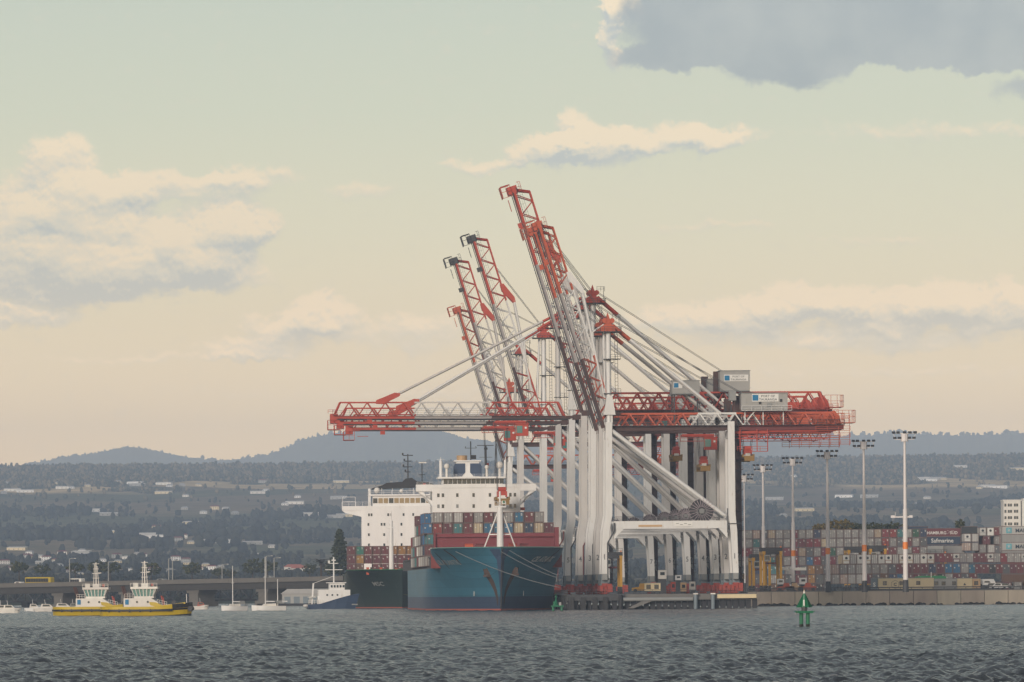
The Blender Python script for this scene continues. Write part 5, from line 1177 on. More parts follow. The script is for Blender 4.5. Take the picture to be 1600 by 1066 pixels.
for k, (px, mk) in enumerate(((1228, 'orange'), (1241, 'buff'), (1262, 'orange'), (1003, 'yellow'))):
    p = PX(px, 915, 1785. if px > 1100 else 1640); t = thing('tractor_unit', ['orange low machine by the second thick light tower', 'tan loader at the foot of the second thick light tower', 'orange low machine right of the white cab', 'yellow tractor unit on the wharf left of the cream cabin'][k], 'loader', (p.x, p.y, ZD+.4), 0, G8)
    b = MB(); b.prism([(-2.6, .5), (2.4, .5), (2.4, 1.3), (1.0, 1.5), (.8, 2.3), (-.5, 2.3), (-.8, 1.4), (-2.6, 1.2)], 'y', 0, 2); b.build('body', mk, t)
    for x in (-1.7, 1.5): b = MB(); b.cyl((x, -.1, .45), (x, .3, .45), .5, n=10); b.build('wheel', 'black', t)
for k, px in enumerate((1219, 1247)):
    p = PX(px+4, 887, 1850.); t = thing('canopy', ['pale slanted canopy left of the second thick tower foot', 'pale small canopy right of the second thick tower'][k], 'canopy', (p.x, 1850, ZD), 0, 'pale canopies in the yard')
    b = MB(); b.prism([(-1.9, p.z-ZD-.8), (1.7, p.z-ZD-.8), (1.5, p.z-ZD), (-1.6, p.z-ZD)], 'y', 0, 3); b.build('roof', 'wallwhite', t)
    for x in (-1.6, 1.5): strut('post', t, (x, .2, 0), (x, .2, p.z-ZD-.8), .15, mk='dark')

# pale office tower and waterfront trees behind the yard
p = PX(1568, 783, 2500.); bt = thing('apartment_building', 'pale grey multi storey building with rows of small windows at the right edge', 'building', (p.x, 2500, ZD), 0)
Hb = p.z-ZD; b = MB(); b.bb(0, 16, 0, 14, 0, Hb); b.bb(-.2, 7, -.2, 14.2, Hb, Hb+.5); b.bb(8, 16, 3, 14, Hb, Hb+1.0); b.build('wall', 'towerwall', bt) if False else b.build('wall', 'wallwhite', bt)
for r_ in range(8):
    for x in (.7, 2.0, 2.9, 4.4, 5.3, 9.0, 10.6, 12.4, 14): f = ubox('window', bt, (x, -.06, Hb-1.6-r_*2.45), (.75 if x < 8 else 1.1, .14, 1.1), 'glass')
ubox('downpipe', bt, (6.9, -.15, Hb/2), (.35, .2, Hb), 'dark')
M['leaf_near'] = foliage_material('near_foliage', (.025, .035, .018), (.10, .10, .035), .3)
M['leaf_autumn'] = foliage_material('autumn_foliage', (.07, .06, .02), (.24, .17, .05), .3)
def tree(name, px, pyb, D, H, Wd, label, mat_, n=90, zb=None, grp='trees along the waterfront'):
    p = PX(px, pyb, D); zb = p.z if zb is None else zb; t = thing(name, label, 'tree', (p.x, D, zb), 0, grp)
    b = MB(); b.cyl((0, 0, -2), (0, 0, H*.45), H*.035+.1, H*.02+.05, 8)
    for k in range(4): a = k*1.6+rng.random(); b.cyl((0, 0, H*.3), (Wd*.28*math.cos(a), Wd*.28*math.sin(a), H*.62), H*.014+.04, .04, 5)
    b.build('trunk', 'bark', t)
    q = rng.normal(size=(n, 3)); q /= np.linalg.norm(q, axis=1)[:, None]; q *= (.55+.45*rng.random((n, 1)))
    P = q*np.array([Wd*.5, Wd*.5, H*.36])+np.array([0, 0, H*.62]); P[:, 2] += H*.06*np.sin(P[:, 0]*3)
    s0 = H*.06*(.6+rng.random(n)); S = np.stack([s0*1.2, s0*1.2, s0], -1)
    me = tufts_mesh('crown', P, S, rng.random(n), mat_); o = bpy.data.objects.new('crown', me); C.objects.link(o); o.parent = t; return t
for k, (px, w_, h_, mt) in enumerate(((1287, 7, 4.6, 'leaf_autumn'), (1311, 9, 6.2, 'leaf_autumn'), (1322, 8, 5.7, 'leaf_autumn'), (1335, 7, 4.9, 'leaf_near'), (1348, 7, 4.7, 'leaf_near'), (1361, 8, 4.9, 'leaf_near'), (1374, 8, 4.6, 'leaf_near'), (1388, 9, 4.6, 'leaf_near'), (1400, 7, 5, 'leaf_near'), (1278, 6, 4.2, 'leaf_autumn'))):
    tree('broadleaf_tree', px, 838, 2250., h_, w_, ['low olive bush top just right of the third thick tower', 'tallest yellow brown autumn tree above the yard containers', 'yellow brown autumn tree leaning on the tallest autumn one', 'dark round tree right of the autumn trees', 'green tree behind the second tallest light tower', 'wide green tree right of the second tallest tower', 'flat topped green tree midway between the two tallest towers', 'low spreading green tree left of the tallest tower', 'small green tree touching the tallest tower', 'low olive bush left of the third thick tower'][k], M[mt], grp='trees showing above the yard containers')
# ------------------------------------------------------------ beacons
def beacon_big():
    D = 10000/13.2; p = PX(1257, 981, D); t = thing('channel_beacon', 'large green conical channel beacon with white number one, standing on piles in the water', 'beacon', (p.x, D, 0), R(8))
    for x in (-.38, .42):
        b = MB(); b.cyl((x, 0, -1.5), (x, 0, 1.75), .23, n=12); b.build('pile', 'green', t); b = MB(); b.cyl((x, 0, -1.5), (x, 0, .42), .245, n=12); b.build('weed_band', 'weed', t)
    b = MB(); b.bb(-.9, .95, -.6, .6, 1.7, 1.98); b.bb(-1.2, 1.25, -.1, .1, 1.86, 1.95); b.build('platform', 'green', t)
    b = MB(); b.cyl((0, 0, 1.98), (0, 0, 2.5), .36, n=8); b.build('plinth', 'dark', t)
    b = MB(); b.cyl((0, 0, 2.45), (0, 0, 4.05), .42, .12, n=8); b.build('core', 'green', t)
    for k in range(4):
        a = k*PI/2+R(20); c, s = math.cos(a), math.sin(a); b = MB()
        vs = [(r*c-o*s, r*s+o*c, z) for o in (-.02, .02) for r, z in ((.05, 2.4), (1.12, 2.4), (.1, 4.1))]; b.add(vs, [(0, 1, 2), (5, 4, 3), (0, 3, 4, 1), (1, 4, 5, 2), (2, 5, 3, 0)]); b.build('fin', 'green', t)
    b = MB(); b.cyl((0, 0, 4.05), (0, 0, 4.3), .13, .1, n=8); b.build('lamp_base', 'wallwhite', t)
    b = MB(); b.cyl((0, 0, 4.3), (0, 0, 4.48), .1, .06, n=8); b.build('lantern', 'ptan', t)
    text('number', t, '1', (-.12, -.46, 2.62), .95, 'signwhite', rot=(R(82), 0, 0), align='CENTER', bold=.03, sx_=1.1)
beacon_big()
D = 10000/7.0; p = PX(871, 956, D); t = thing('channel_beacon', "small green beacon on two piles in front of the blue ship's right side", 'beacon', (p.x, D, 0), R(5), None)
for x in (-.95, .95): b = MB(); b.cyl((x, 0, -1.2), (x, 0, 1.2), .28, n=10); b.build('pile', 'green', t); b = MB(); b.cyl((x, 0, -1.2), (x, 0, .25), .3, n=10); b.build('weed_band', 'weed', t)
b = MB(); b.bb(-1.4, 1.4, -.6, .6, 1.1, 1.4); b.build('platform', 'green', t)
b = MB(); b.cyl((-.3, 0, 1.4), (-.3, 0, 3.0), .5, .1, n=4); b.cyl((-.3, 0, 3.0), (-.3, 0, 4.1), .07, n=6); b.box((-.3, 0, 3.3), (.3, .3, .4)); b.bb(-.95, -.5, -.3, .3, 1.4, 2.3); b.build('topmark', 'green', t); ubox('cabinet', t, (.6, 0, 1.75), (.5, .4, .7), 'house')

# ------------------------------------------------------------ tugs
def tug(px, D, label, rz):
    p = PX(px, 960, D); t = thing('tugboat', label, 'tugboat', (p.x, D, 0), rz, 'yellow hulled harbour tugs'); L, B = 19.4, 7.0
    def hbw(x): q = abs(x)/(L/2); return B/2*(1-q**(5 if x < 0 else 3.0))**.6 if q < 1 else 0.0
    def sheer(x): return 2.0+(.75*max(0, (x-1)/8.7)**1.4 if x > 1 else 0)
    xs = np.linspace(-L/2, L/2, 27); b = MB(); mats = ['black', 'tugyellow', 'black', 'tugyellow']
    lv = [(-.6, .82), (.12, .88), (1.05, .97), (1.42, 1.0), (9, 1.0)]
    for li in range(4):
        b.face_mat(li)
        for s_ in (-1, 1):
            vs = []
            for x in xs:
                for z, k in (lv[li], lv[li+1]):
                    zt = sheer(x) if z == 9 else min(z+(.35*max(0, x/9)**2), sheer(x)); vs.append((x*(.93+.07*k), s_*hbw(x*.999)*k, zt))
            b.add(vs, [(2*i, 2*i+2, 2*i+3, 2*i+1) if s_ < 0 else (2*i, 2*i+1, 2*i+3, 2*i+2) for i in range(len(xs)-1)])
    b.build('hull', mats, t)
    n = len(xs); b = MB(); vs = [(x, s_*hbw(x*.999)*.98, sheer(x)-.25) for x in xs for s_ in (-1, 1)]; b.add(vs, [(2*i, 2*i+2, 2*i+3, 2*i+1) for i in range(n-1)]); b.build('deck', 'darkred', t)
    b = MB()
    for s_ in (-1, 1):
        for i in range(n-1):
            if xs[i] > 5.4: b.beam((xs[i], s_*(hbw(xs[i])+.1), sheer(xs[i])-.3), (xs[i+1], s_*(hbw(xs[i+1]*.999)+.1), sheer(xs[i+1])-.3), .3, .9)
            else: b.beam((xs[i], s_*(hbw(xs[i]*.999)+.08), 1.25), (xs[i+1], s_*(hbw(xs[i+1])+.08), 1.25), .32, .42)
    b.cyl((L/2-.2, -1.6, 1.55), (L/2-.2, 1.6, 1.55), .55, n=8); b.build('fender', 'black', t)
    for k in range(5): b = MB(); b.cyl((-7.4+k*2.2, -hbw(-7.4+k*2.2)-.2, 1.2), (-7.4+k*2.2, -hbw(-7.4+k*2.2), 1.2), .33, n=10); b.build('tyre_fender', 'black', t)
    b = MB(); b.prism([(-4.4, 1.1), (3.6, 1.1), (2.8, 2.9), (1.4, 3.8), (-4.4, 3.8)], 'y', -2.2, 2.2); b.build('deckhouse', 'wallwhite', t)
    b = MB(); b.prism([(1.0, 3.0), (2.4, 2.9), (3.7, 2.3), (5.9, 2.5), (8.6, 2.9), (8.6, 2.6), (5.6, 2.0), (3.2, 1.8), (1.2, 2.3)], 'y', -2.26, -2.2); b.build('yellow_stripe', 'tugyellow', t)
    ubox('logo_panel', t, (-3.7, -2.24, 3.0), (.75, .1, 1.05), 'logo')
    for x in (-1.6, .7): b = MB(); b.cyl((x, -2.28, 3.0), (x, -2.18, 3.0), .24, n=10); b.build('porthole', 'glass', t)
    # wheelhouse: outward leaning panes
    b = MB(); b.bb(-2.4, 1.9, -1.6, 1.6, 3.8, 4.2); b.build('wheelhouse_base', 'wallwhite', t)
    b = MB(); b.prism([(-2.2, 4.2), (1.7, 4.2), (2.2, 5.75), (-2.6, 5.75)], 'y', -1.5, 1.5); o = b.build('wheelhouse_glass', 'teal', t)
    for k in range(7): x = -2.2+k*.65; strut('mullion', t, (x, -1.62, 4.15), (x*1.25-.05, -1.68, 5.8), .14, mk='wallwhite')
    for x, xx in ((1.72, 2.35),):
        for y in (-1.5, -.5, .5, 1.5): strut('mullion', t, (x, y, 4.15), (xx, y, 5.8), .14, mk='wallwhite')
    b = MB(); b.bb(-3.0, 2.7, -1.9, 1.9, 5.72, 6.2); b.box((-1.9, -1.4, 6.6), (1.0, .6, .8)); b.bb(-.9, .6, -.6, .6, 6.2, 6.9); b.build('wheelhouse_roof', 'wallwhite', t)
    b = MB(); b.rail((-3.0, -1.8, 6.2), (2.6, -1.8, 6.2), .7, 7, .06); b.rail((-4.2, -2.1, 3.8), (-2.5, -2.1, 3.8), .9, 3, .06); b.rail((2.6, -1.6, 2.5), (4.6, -1.5, 2.0), 1.0, 4, .06); b.build('railing', 'wallwhite', t)
    b = MB(); b.beam((-.2, 0, 6.8), (-.2, 0, 11.6), .22); b.beam((-.75, 0, 6.8), (-.5, 0, 11.2), .12); b.beam((.35, 0, 6.8), (.05, 0, 10.8), .12)
    for z, w_ in ((8.2, 1.4), (9.2, 1.7), (10.2, 1.2), (11.3, 1.4)): b.beam((-.2-w_/2, 0, z), (-.2+w_/2, 0, z), .12)
    b.box((.6, 0, 9.3), (.7, .3, .18)); b.build('mast', 'wallwhite', t)
    for y in (-1.4, 1.4): strut('exhaust', t, (-4.0, y, 3.7), (-4.9, y, 6.3), .5, mk='brown', kind='tube')
    b = MB(); b.cyl((6.0, -.9, 2.7), (6.0, .9, 2.7), .55, n=10); b.box((6, 0, 2.4), (1.4, 2.2, .6)); b.build('tow_winch', 'dark', t)
    b = MB(); b.beam((4.0, -1.2, 1.8), (3.4, -1.2, 4.2), .16); b.beam((4.0, 1.2, 1.8), (3.4, 1.2, 4.2), .16); b.beam((3.4, -1.2, 4.2), (3.4, 1.2, 4.2), .16); b.box((1.6, -1.4, 6.6), (.5, .4, .5)); b.build('fire_monitor', 'red', t)
    ubox('flagstaff', t, (8.6, 0, 3.4), (.1, .1, 2.4), 'shipwhite')
    return t
tug(228, 10000/7.45, 'nearer yellow hulled tug with white wheelhouse and blue panel, its stern overlapping the other tug', R(-4))
tug(152, 10000/7.2, 'farther yellow hulled tug, its bow hidden behind the nearer tug', R(-3))

# ------------------------------------------------------------ sailing boats and small craft
def sailboat(px, pyw, s_, L, masts, label, rz, mkh='shipwhite'):
    D = 10000/s_; p = PX(px, pyw, D); t = thing('sailing_boat', label, 'sailing boat', (p.x, D, 0), rz, 'moored sailing boats with bare masts')
    xs = np.linspace(-L/2, L/2, 15); b = MB()
    def h(x): q = (x+L/2)/L; return L*.15*(math.sin(min(q*1.25+.25, 1)*PI/2 if q < .6 else (1-q)/.4*PI/2) if q < .999 else 0)
    for s2 in (-1, 1):
        vs = []
        for x in xs:
            for z, k in ((-.3, .6), (.35, .85), (1.25+.25*max(0, x/L*2), 1.0)): vs.append((x*(.9+.1*k), s2*h(x)*k, z))
        b.add(vs, [f if s2 < 0 else f[::-1] for i in range(14) for f in ((3*i, 3*i+3, 3*i+4, 3*i+1), (3*i+1, 3*i+4, 3*i+5, 3*i+2))])
    b.add([(-L/2, h(-L/2), 1.2), (-L/2, -h(-L/2), 1.2), (-L/2*.96, -h(-L/2)*.6, -.3), (-L/2*.96, h(-L/2)*.6, -.3)], [(0, 1, 2, 3)]); b.build('hull', mkh, t)
    vs = [(x, s2*h(x)*.98, 1.2+.25*max(0, x/L*2)) for x in xs for s2 in (-1, 1)]; b = MB(); b.add(vs, [(2*i, 2*i+2, 2*i+3, 2*i+1) for i in range(14)]); b.build('deck', 'cream', t)
    b = MB(); b.prism([(-L*.22, 1.2), (L*.2, 1.3), (L*.14, 1.85), (-L*.2, 1.95)], 'y', -L*.08, L*.08); b.build('cabin', 'wallwhite', t)
    b = MB(); b.prism([(-L*.4, 1.9), (-L*.24, 1.9), (-L*.2, 2.7), (-L*.36, 2.7)], 'y', -L*.09, L*.09); b.build('dodger', 'grey', t)
    for x, hh in masts:
        b = MB(); b.cyl((x, 0, 1.2), (x, 0, hh), .13, .08, 8); b.beam((x, -1.0, hh*.62), (x, 1.0, hh*.62), .08); b.cyl((x-.1, 0, 2.5), (x-L*.28, 0, 2.45), .16, n=6); b.build('mast', 'shipwhite' if mkh != 'grey' else 'buff', t)
        b = MB(); b.beam((x, 0, hh), (L/2-.3, 0, 1.5), .035); b.beam((x, 0, hh), (-L/2+.3, 0, 1.4), .035)
        for s2 in (-1, 1): b.beam((x, s2*1.0, hh*.62), (x, s2*1.3, 1.3), .035)
        b.build('rigging', 'dark', t)
    b = MB(); b.rail((-L/2+.2, -h(-L/2+.2), 1.3), (L*.3, -h(L*.3), 1.3), .6, 6, .04); b.rail((-L/2+.2, -1.1, 1.3), (-L/2+.2, 1.1, 1.3), .7, 3, .05); b.build('guard_rail', 'dark', t); return t
sailboat(366, 954, 5.9, 7.4, [(.4, 12.0)], 'small sailing boat with single brownish mast, left of the two masted one', R(205))
sailboat(420, 953.5, 5.9, 9.2, [(.9, 14.3), (-2.4, 8.4)], 'two masted sailing boat moored in front of the bridge', R(190))
def launch(px, pyw, D, L, mkh, mkc, label, rz=0.0, flip=1):
    p = PX(px, pyw, D); t = thing('motor_boat', label, 'motor boat', (p.x, D, 0), rz, 'small motor boats on the water at left'); f = flip
    b = MB()
    xs = [(-L/2, .9), (-L*.1, 1.0), (L*.25, .8), (L*.42, .4), (L/2, 0)]
    for s2 in (-1, 1):
        vs = [(f*x*k2, s2*w_*L*.17*k2, z) for x, w_ in xs for z, k2 in ((-.2, .8), (1.0+(.35 if x > 0 else 0), 1.0))]
        b.add(vs, [((2*i, 2*i+2, 2*i+3, 2*i+1) if s2*f < 0 else (2*i, 2*i+1, 2*i+3, 2*i+2)) for i in range(4)])
    b.bb(min(f*-L/2, f*-L*.48), max(f*-L/2, f*-L*.48), -L*.14, L*.14, 0, 1.0); b.build('hull', mkh, t)
    b = MB(); b.bb(-L*.45, L*.4, -L*.12, L*.12, .8, .95); b.build('deck', 'grey', t)
    b = MB(); b.prism([(f*x, z) for x, z in [(-L*.25, .9), (L*.28, 1.1), (L*.12, 2.1), (-L*.18, 2.2)]][::f], 'y', -L*.11, L*.11); b.build('cabin', mkc, t)
    b = MB(); b.prism([(f*x, z) for x, z in [(-L*.15, 1.5), (L*.16, 1.5), (L*.1, 2.0), (-L*.14, 2.05)]][::f], 'y', -L*.115, -L*.11); b.build('window', 'glass', t)
    b = MB(); b.beam((-f*L*.05, 0, 2.1), (-f*L*.08, 0, 3.4), .08); b.build('mast', 'shipwhite', t); return t
for a_ in ((3, 960, 1650., 5.5, 'shipwhite', 'wallwhite', 'white motor boat cut by the left edge'), (14, 960, 1640., 6.2, 'wallwhite', 'wallwhite', 'white cabin motor boat second from the left edge'), (53, 959, 1800., 5.2, 'shipwhite', 'wallwhite', 'white motor boat third from the left edge'),
           (73, 959, 1760., 7.2, 'wallwhite', 'wallwhite', 'white motor boat just left of the farther tug'), (98, 953, 1900., 8.5, 'wallwhite', 'wallwhite', 'larger white motor boat behind the farther tug stern'), (115, 954, 1880, 4.5, 'shipwhite', 'grey', 'small white boat behind the farther tug'), (314, 952, 1900., 4.6, 'wallwhite', 'boot', 'small white and red boat right of the nearer tug')):
    launch(*a_)
# blue trawler beside the dark ship
D = 10000/5.5; p = PX(512, 950, D); t = thing('fishing_trawler', 'white and blue trawler moored left of the dark green ship', 'trawler', (p.x, D, 0), R(8)); t.scale = (1.12,)*3
b = MB(); xs = [(-5.2, 1.8, 1.2), (-2, 2.3, 1.4), (2, 2.4, 2.6), (5.0, 2.2, 3.4), (8, 1.4, 3.9)]
for s2 in (-1, 1):
    vs = [(x*k, s2*w_*k, z) for x, w_, zt in xs for z, k in ((-.4, .85), (zt, 1.0))]; b.add(vs, [((2*i, 2*i+2, 2*i+3, 2*i+1) if s2 < 0 else (2*i, 2*i+1, 2*i+3, 2*i+2)) for i in range(4)])
b.bb(-5.2, -5.0, -1.8, 1.8, -.2, 1.2); b.build('hull', 'hullnavy', t)
b = MB(); b.bb(-5, 7.5, -1.6, 1.6, 1.0, 1.3); b.build('deck', 'grey', t)
b = MB(); b.bb(-2.4, 5.6, -1.7, 1.7, 1.2, 4.9); b.bb(.4, 4.2, -1.5, 1.5, 4.6, 6.6); b.bb(-.2, 4.6, -1.8, 1.8, 6.6, 6.8); b.bb(-2.6, -1.2, -1.2, 1.2, 1.2, 3.4); b.build('wheelhouse', 'shipwhite', t)
for k in range(5): ubox('window', t, (.9+k*.75, -1.54, 5.8), (.45, .1, .6), 'glass')
for k in range(3): ubox('porthole', t, (-.3+k*1.3, -1.73, 3.6), (.4, .1, .4), 'glass')
b = MB(); b.beam((1.6, 0, 6.8), (1.6, 0, 13.2), .3); b.beam((-.6, 0, 10), (3.8, 0, 10), .16); b.beam((.4, 0, 11.6), (2.8, 0, 11.6), .16); b.box((1.6, 0, 12.4), (1.0, .5, .3)); b.box((.4, 0, 12), (.5, .5, .7)); b.beam((-4, -.8, 1.2), (-3.6, -.8, 6.6), .2); b.beam((-4, .8, 1.2), (-3.6, .8, 6.6), .2); b.beam((-3.6, -.8, 6.6), (1.6, 0, 8.4), .1); b.build('mast', 'shipwhite', t)
b = MB(); b.rail((-5, -1.7, 1.3), (-1.4, -1.8, 1.3), 1.0, 5, .07); b.bb(-4.9, -3.2, -1.6, 1.6, 3.0, 3.2); b.build('gantry', 'wallwhite', t)
b = MB(); b.dome((-5.6, -.4, .9), .8, 8, 2, .5); b.build('tender', 'wallwhite', t)

# ------------------------------------------------------------ harbour bridge, rail bridge, traffic
bA, bB = Vector((-95*2.6-0, 3000, 0)), None
bA = PX(-40, 905, 2510.); bB = PX(560, 905, 2395.); bA.z = bB.z = 0
dv = (bB-bA); bl = dv.length; dn = dv.normalized(); ang = math.atan2(dn.y, dn.x)
br = thing('road_bridge', 'long low concrete road bridge crossing the water behind the boats', 'bridge', tuple(bA), ang); TILT = 1.75/bl; br.rotation_euler = (0, -TILT, ang)
zdk = 8.2
b = MB(); b.bb(0, bl, -6, 6, zdk-3.2, zdk-.6); b.build('girder', 'bridgeshade', br)  # darker concrete, the shade below the deck put into its colour
b = MB(); b.bb(0, bl, -6.6, 6.6, zdk-.6, zdk); b.build('road_slab', 'bridge', br)
b = MB(); b.bb(0, bl, -6.9, -6.6, zdk-.7, zdk+1.0); b.bb(0, bl, 6.6, 6.9, zdk-.7, zdk+1.0); b.build('parapet', 'bridge', br)
k = bl-42
while k > 20:
    b = MB(); b.bb(k-2.2, k+2.2, -5, 5, -3, zdk-3.2); b.bb(k-3, k+3, -5.5, 5.5, zdk-4.2, zdk-3.2); b.bb(k-3.2, k+3.2, -6, 6, -2, .6); b.build('pier', 'bridge', br); k -= 34
rb = thing('rail_bridge', 'dark old truss rail bridge low over the water behind the road bridge', 'bridge', tuple(bA+Vector((-30, 60, 0))), ang)
for y in (0, 5):
    strut('chord', rb, (0, y, 6.6), (bl-4, y, 6.6), .6, .6, 'pierdark'); strut('chord', rb, (0, y, 2.2), (bl-4, y, 2.2), .8, .8, 'pierdark')
k = 0; i = 0
while k < bl-8:
    strut('diagonal', rb, (k, 0, 2.2 if i % 2 else 6.6), (k+5, 0, 6.6 if i % 2 else 2.2), .4, mk='dark'); strut('vertical', rb, (k, 0, 2.2), (k, 0, 6.6), .3, mk='pierdark')
    if i % 6 == 0: b = MB(); b.bb(k-1.5, k+1.5, -.5, 5.5, -3, 1.8); b.build('pier', 'pierdark', rb)
    k += 5; i += 1
def on_bridge(f_, y=-3.0, z=zdk): v = bA+dn*(bl*f_)+Vector((-dn.y, dn.x, 0))*y; return Vector((v.x, v.y, z+TILT*bl*f_))
def frac(px):
    best = min((abs((lambda q: 800+q.x*F/q.y)(bA+dn*(bl*i/400))-px), i/400) for i in range(401)); return best[1]
for k, (px, top, lb) in enumerate(((125.5, 873, 'lamp post on the bridge above the farther tug'), (280, 873, 'left lamp post of the close pair above the nearer tug bow'), (286, 876, 'right lamp post of the close pair above the nearer tug bow'), (363, 882, 'short lamp post behind the small sailing boat mast'), (433, 869, 'tall lamp post right of the two masted boat'), (445, 872, 'fainter lamp post next to the tall one'), (186, 878, 'lamp post between the two tug masts'))):
    q = on_bridge(frac(px), -6.2, zdk+.9); t = thing('street_lamp', lb, 'street lamp', tuple(q), ang, 'lamp posts along the road bridge'); h = PX(px, top, q.y).z-q.z
    strut('post', t, (0, 0, 0), (0, 0, h), .28, mk='house'); strut('arm', t, (0, 0, h), (1.6, 1.0, h+.1), .18, mk='house'); ubox('lamp_head', t, (1.8, 1.1, h+.1), (.9, .4, .2), 'wallwhite')
def vehicle(px, label, mk, L, H, cat, name, win=True, y=-4.0):
    q = on_bridge(frac(px), y); t = thing(name, label, cat, tuple(q), ang, 'vehicles on the road bridge')
    b = MB(); prof = [(-L/2, .5), (L/2, .5), (L/2, 1.0), (L/2*.6, 1.1), (L*.2, H), (-L*.3, H), (-L/2, 1.1)] if H < 2.2 else [(-L/2, .5), (L/2, .5), (L/2, H-.4), (L/2-.3, H), (-L/2, H)]
    b.prism(prof, 'y', -1.1, 1.1); b.build('body', mk, t)
    for x in (-L*.32, L*.32): b = MB(); b.cyl((x, -1.15, .5), (x, -.9, .5), .5, n=10); b.build('wheel', 'black', t)
    if H > 2.2:
        n = int(L/1.4)
        for i in range(n): ubox('window', t, (-L/2+.9+i*(L-1.4)/n, -1.12, H*.62), ((L-1.4)/n*.93, .08, H*.46), 'black')
    else: ubox('window', t, (-.1*L, -1.12, H*.78), (L*.34, .08, H*.22), 'black')
    return t
vehicle(73, 'yellow bus with a dark window band on the bridge, left of the tugs', 'tugyellow', 13.0, 3.1, 'bus', 'bus')
vehicle(42, 'white car just behind the yellow bus', 'wallwhite', 4.5, 1.5, 'car', 'car'); vehicle(131, 'white van on the bridge near a lamp post, above the farther tug', 'wallwhite', 6, 2.3, 'van', 'van'); vehicle(180, 'dark car between the tug masts on the bridge', 'dark', 4.6, 1.5, 'car', 'car'); vehicle(433, 'silver car at the foot of the tall lamp post', 'grey', 5, 1.7, 'car', 'car')
vehicle(265, 'pale car left of the close pair of lamp posts', 'grey', 4.6, 1.5, 'car', 'car')
# boat shed under the bridge end
p = PX(462, 948, 2350.); t = thing('boat_shed', 'low white boat shed with blue doors seen under the bridge', 'shed', (p.x, 2350, 0), 0)
b = MB(); b.bb(-5, 14, 0, 8, 0, 4.4); b.build('wall', 'house', t); b = MB(); b.prism([(-5.6, 4.4), (14.6, 4.4), (12, 6.2), (-3, 6.2)], 'y', -.4, 8.4); b.build('roof', 'roofgrey', t)
for k in range(5): ubox('door', t, (-3+k*3.4, -.06, 2.0), (2.2, .14, 2.8), 'bluegrey')
b = MB(); b.bb(-14, 18, -3, 0, -.5, .9); b.build('jetty', 'pierdark', t)

# ------------------------------------------------------------ houses on the hills
WALL = ['wallwhite', 'cream', 'house', 'shipwhite']; ROOF = ['roofgrey', 'darkred', 'wallwhite', 'grey', 'brown']
_h = {}
def house_protos(kind, wk, rk):
    key = (kind, wk, rk)
    if key in _h: return _h[key]
    W_, Dp, H = {0: (11, 8, 3.2), 1: (15, 8, 5.6), 2: (30, 12, 4.2)}[kind]
    b = MB(); b.bb(-W_/2, W_/2, 0, Dp, -3, H); w1 = b.mesh('wall', wk)
    b = MB()
    if kind < 2: b.add([(-W_/2-.5, -.5, H), (W_/2+.5, -.5, H), (W_/2+.5, Dp+.5, H), (-W_/2-.5, Dp+.5, H), (-W_/2+2, Dp/2, H+2.2), (W_/2-2, Dp/2, H+2.2)], [(0, 1, 5, 4), (1, 2, 5), (2, 3, 4, 5), (3, 0, 4), (3, 2, 1, 0)])
    else: b.add([(-W_/2-.5, -.5, H), (W_/2+.5, -.5, H), (W_/2+.5, Dp+.5, H+1.4), (-W_/2-.5, Dp+.5, H+1.4)], [(0, 1, 2, 3)])
    r1 = b.mesh('roof', rk)
    b = MB(); n = 3 if kind == 0 else 4
    for f_ in range(1 if kind != 1 else 2):
        for i in range(n): x = -W_/2+W_*(i+.5)/n; b.bb(x-.8, x+.8, -.08, 0, .9+f_*2.7, 2.2+f_*2.7)
    g1 = b.mesh('windows', 'glass'); _h[key] = (w1, r1, g1); return _h[key]
def house(px, py, kind, wk, rk, label, sc_=1.0, grp='houses scattered on the hills'):
    q = ground_hit(px, py); t = thing('house', label, 'house', tuple(q), R(rng.random()*40-20), grp); t.scale = (sc_,)*3
    w1, r1, g1 = house_protos(kind, wk, rk)
    for nm, me in (('wall', w1), ('roof', r1), ('window_row', g1)): 
        o = bpy.data.objects.new(nm, me); C.objects.link(o); o.parent = t
        if nm == 'window_row': o['kind'] = 'stuff'
    return t
wn = {'wallwhite': 'white', 'cream': 'cream', 'house': 'grey', 'shipwhite': 'off-white'}; rn = {'roofgrey': 'pale grey', 'darkred': 'dark red', 'wallwhite': 'white', 'grey': 'grey', 'brown': 'brown', 'roofred': 'red'}
for k, (px, py, kd) in enumerate(HL):
    wk = WALL[(k*7+1) % 4]; rk = ROOF[(k*5+kd) % 5]; q = ground_hit(px, py)
    band = 'on plateau edge' if py < 775 else 'on mid slope' if py < 850 else 'near waterfront'
    xn = px < 60 and 'at far left' or px < 130 and 'above leftmost lamp' or px < 200 and 'above tug masts' or px < 300 and 'above nearer tug bow' or px < 400 and 'above small sailing boat' or px < 480 and 'above two masted boat' or px < 600 and 'left of dark ship' or px < 1260 and 'right of cranes' or px < 1400 and 'between light towers' or 'right of tallest tower'
    nb = HL[k-1][0] if k else 0
    house(px, py, kd, wk, rk, f"{['small', 'two storey', 'long low'][kd]} {wn[wk]} house, {rn[rk]} roof, {band} {xn}", sc_=min(max(q.y/6500, .65), 1.3)*.66)
for px, py, rk in ((462, 897, 'roofred'), (471, 899, 'roofred')): house(px, py, 1, 'wallwhite', rk, 'white house with red roof near the water, '+('left' if px < 466 else 'right')+' of the pair beside the palm', .95)
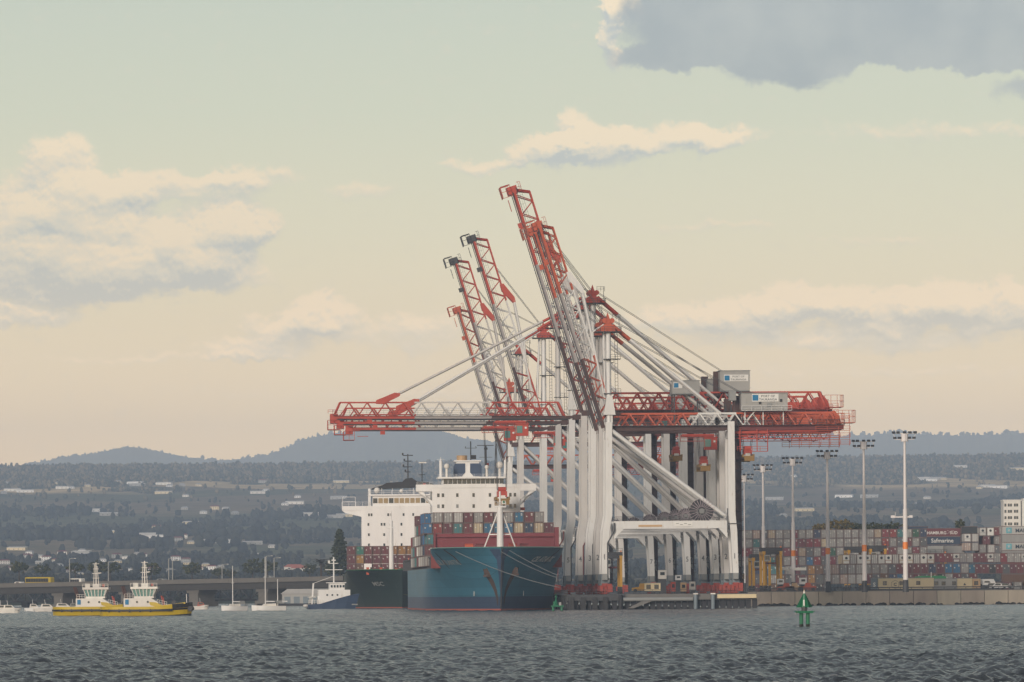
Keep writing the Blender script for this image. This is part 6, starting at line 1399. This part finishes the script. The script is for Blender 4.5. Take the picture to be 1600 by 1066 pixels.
# individual trees: norfolk pine, palm, waterfront trees
q = PX(531, 896, 2700.); t = thing('norfolk_pine', 'tall dark norfolk pine standing left of the dark green ship', 'tree', (q.x, 2700, q.z-4), 0)
Hn = PX(531, 827, 2700.).z-q.z+4
b = MB(); b.cyl((0, 0, 0), (0, 0, Hn), .4, .06, 8); b.build('trunk', 'bark', t)
Pn = []; Sn = []; z = 4.0
while z < Hn-.4:
    r = (1-z/Hn)**.8*5.6+.3
    for k in range(8):
        a = k*PI/4+z; m_ = 4
        for j in range(1, m_+1): rr = r*j/m_; Pn.append((rr*math.cos(a+rng.normal()*.2), rr*math.sin(a+rng.normal()*.2), z+.12*rr+rng.normal()*.38)); Sn.append((.5+rng.random()*.5, .5+rng.random()*.5, .25+rng.random()*.4))
    z += 1.05
me = tufts_mesh('crown', np.array(Pn), np.array(Sn), rng.random(len(Pn))*.4, M['leaf_near']); o = bpy.data.objects.new('crown', me); C.objects.link(o); o.parent = t
q = PX(502, 905, 2650.); t = thing('palm_tree', 'dark bushy palm beside the norfolk pine above the trawler', 'tree', (q.x, 2650, q.z-2), 0)
b = MB(); b.cyl((0, 0, 0), (0, 0, 8.5), .5, .35, 8); b.build('trunk', 'bark', t); b = MB()
for k in range(26):
    a = k*2.4; e = .2+rng.random()*.9; pts = [(0, 0, 8.5)]
    for j in range(1, 5): rr = j*1.05; pts.append((rr*math.cos(a), rr*math.sin(a), 8.5+rr*e-.28*rr*rr*.55))
    for j in range(4): b.beam(pts[j], pts[j+1], .75 if j < 3 else .4, .08)
o = b.build('crown', 'palmgreen' if 'palmgreen' in M else 'weed', t)
TL = [('round dark tree behind the leftmost lamp post', 118, 900, 6, 9), ('broad dark tree at the far left waterfront', 30, 902, 7, 10), ('dark tree behind the farther tug mast', 150, 902, 7, 9), ('wide dark tree between the tug masts', 172, 903, 7, 11), ('dark tree behind the nearer tug mast', 236, 904, 7, 10),
      ('olive tree left of the small sailing boat mast', 342, 905, 5, 8), ('pale olive bush behind the small sailing boat', 360, 905, 4, 7), ('dark tree left of the two masted boat', 395, 903, 8, 11), ('dark tree behind the two masted boat masts', 418, 903, 8, 10), ('dark tree left of the palm', 484, 902, 6, 8), ('dark tree right of the palm', 517, 903, 7, 9), ('low dark tree left of the yellow bus', 66, 903, 6, 9), ('dark tree above the nearer tug bow', 300, 904, 7, 10)]
for lb, px, py, h, w_ in TL: tree('broadleaf_tree', px, py, 3060., h*1.1, w_, lb, M['leaf_near'])
tree('conifer_tree', 1500, 836, 2300., 5.5, 3.6, 'dark pointed conifer above the black container at right', M['leaf_near'], grp='trees showing above the yard containers')

# labels shared by accident are told apart by their order from the left
seen = {}
for o in C.objects:
    if 'category' in o and o.parent is None: seen.setdefault(o['label'], []).append(o)
for lb, os_ in seen.items():
    if len(os_) > 1:
        os_.sort(key=lambda o: o.location.x/max(o.location.y, 1))
        for k, o in enumerate(os_): o['label'] = lb+f", {ORD[k]} from left"
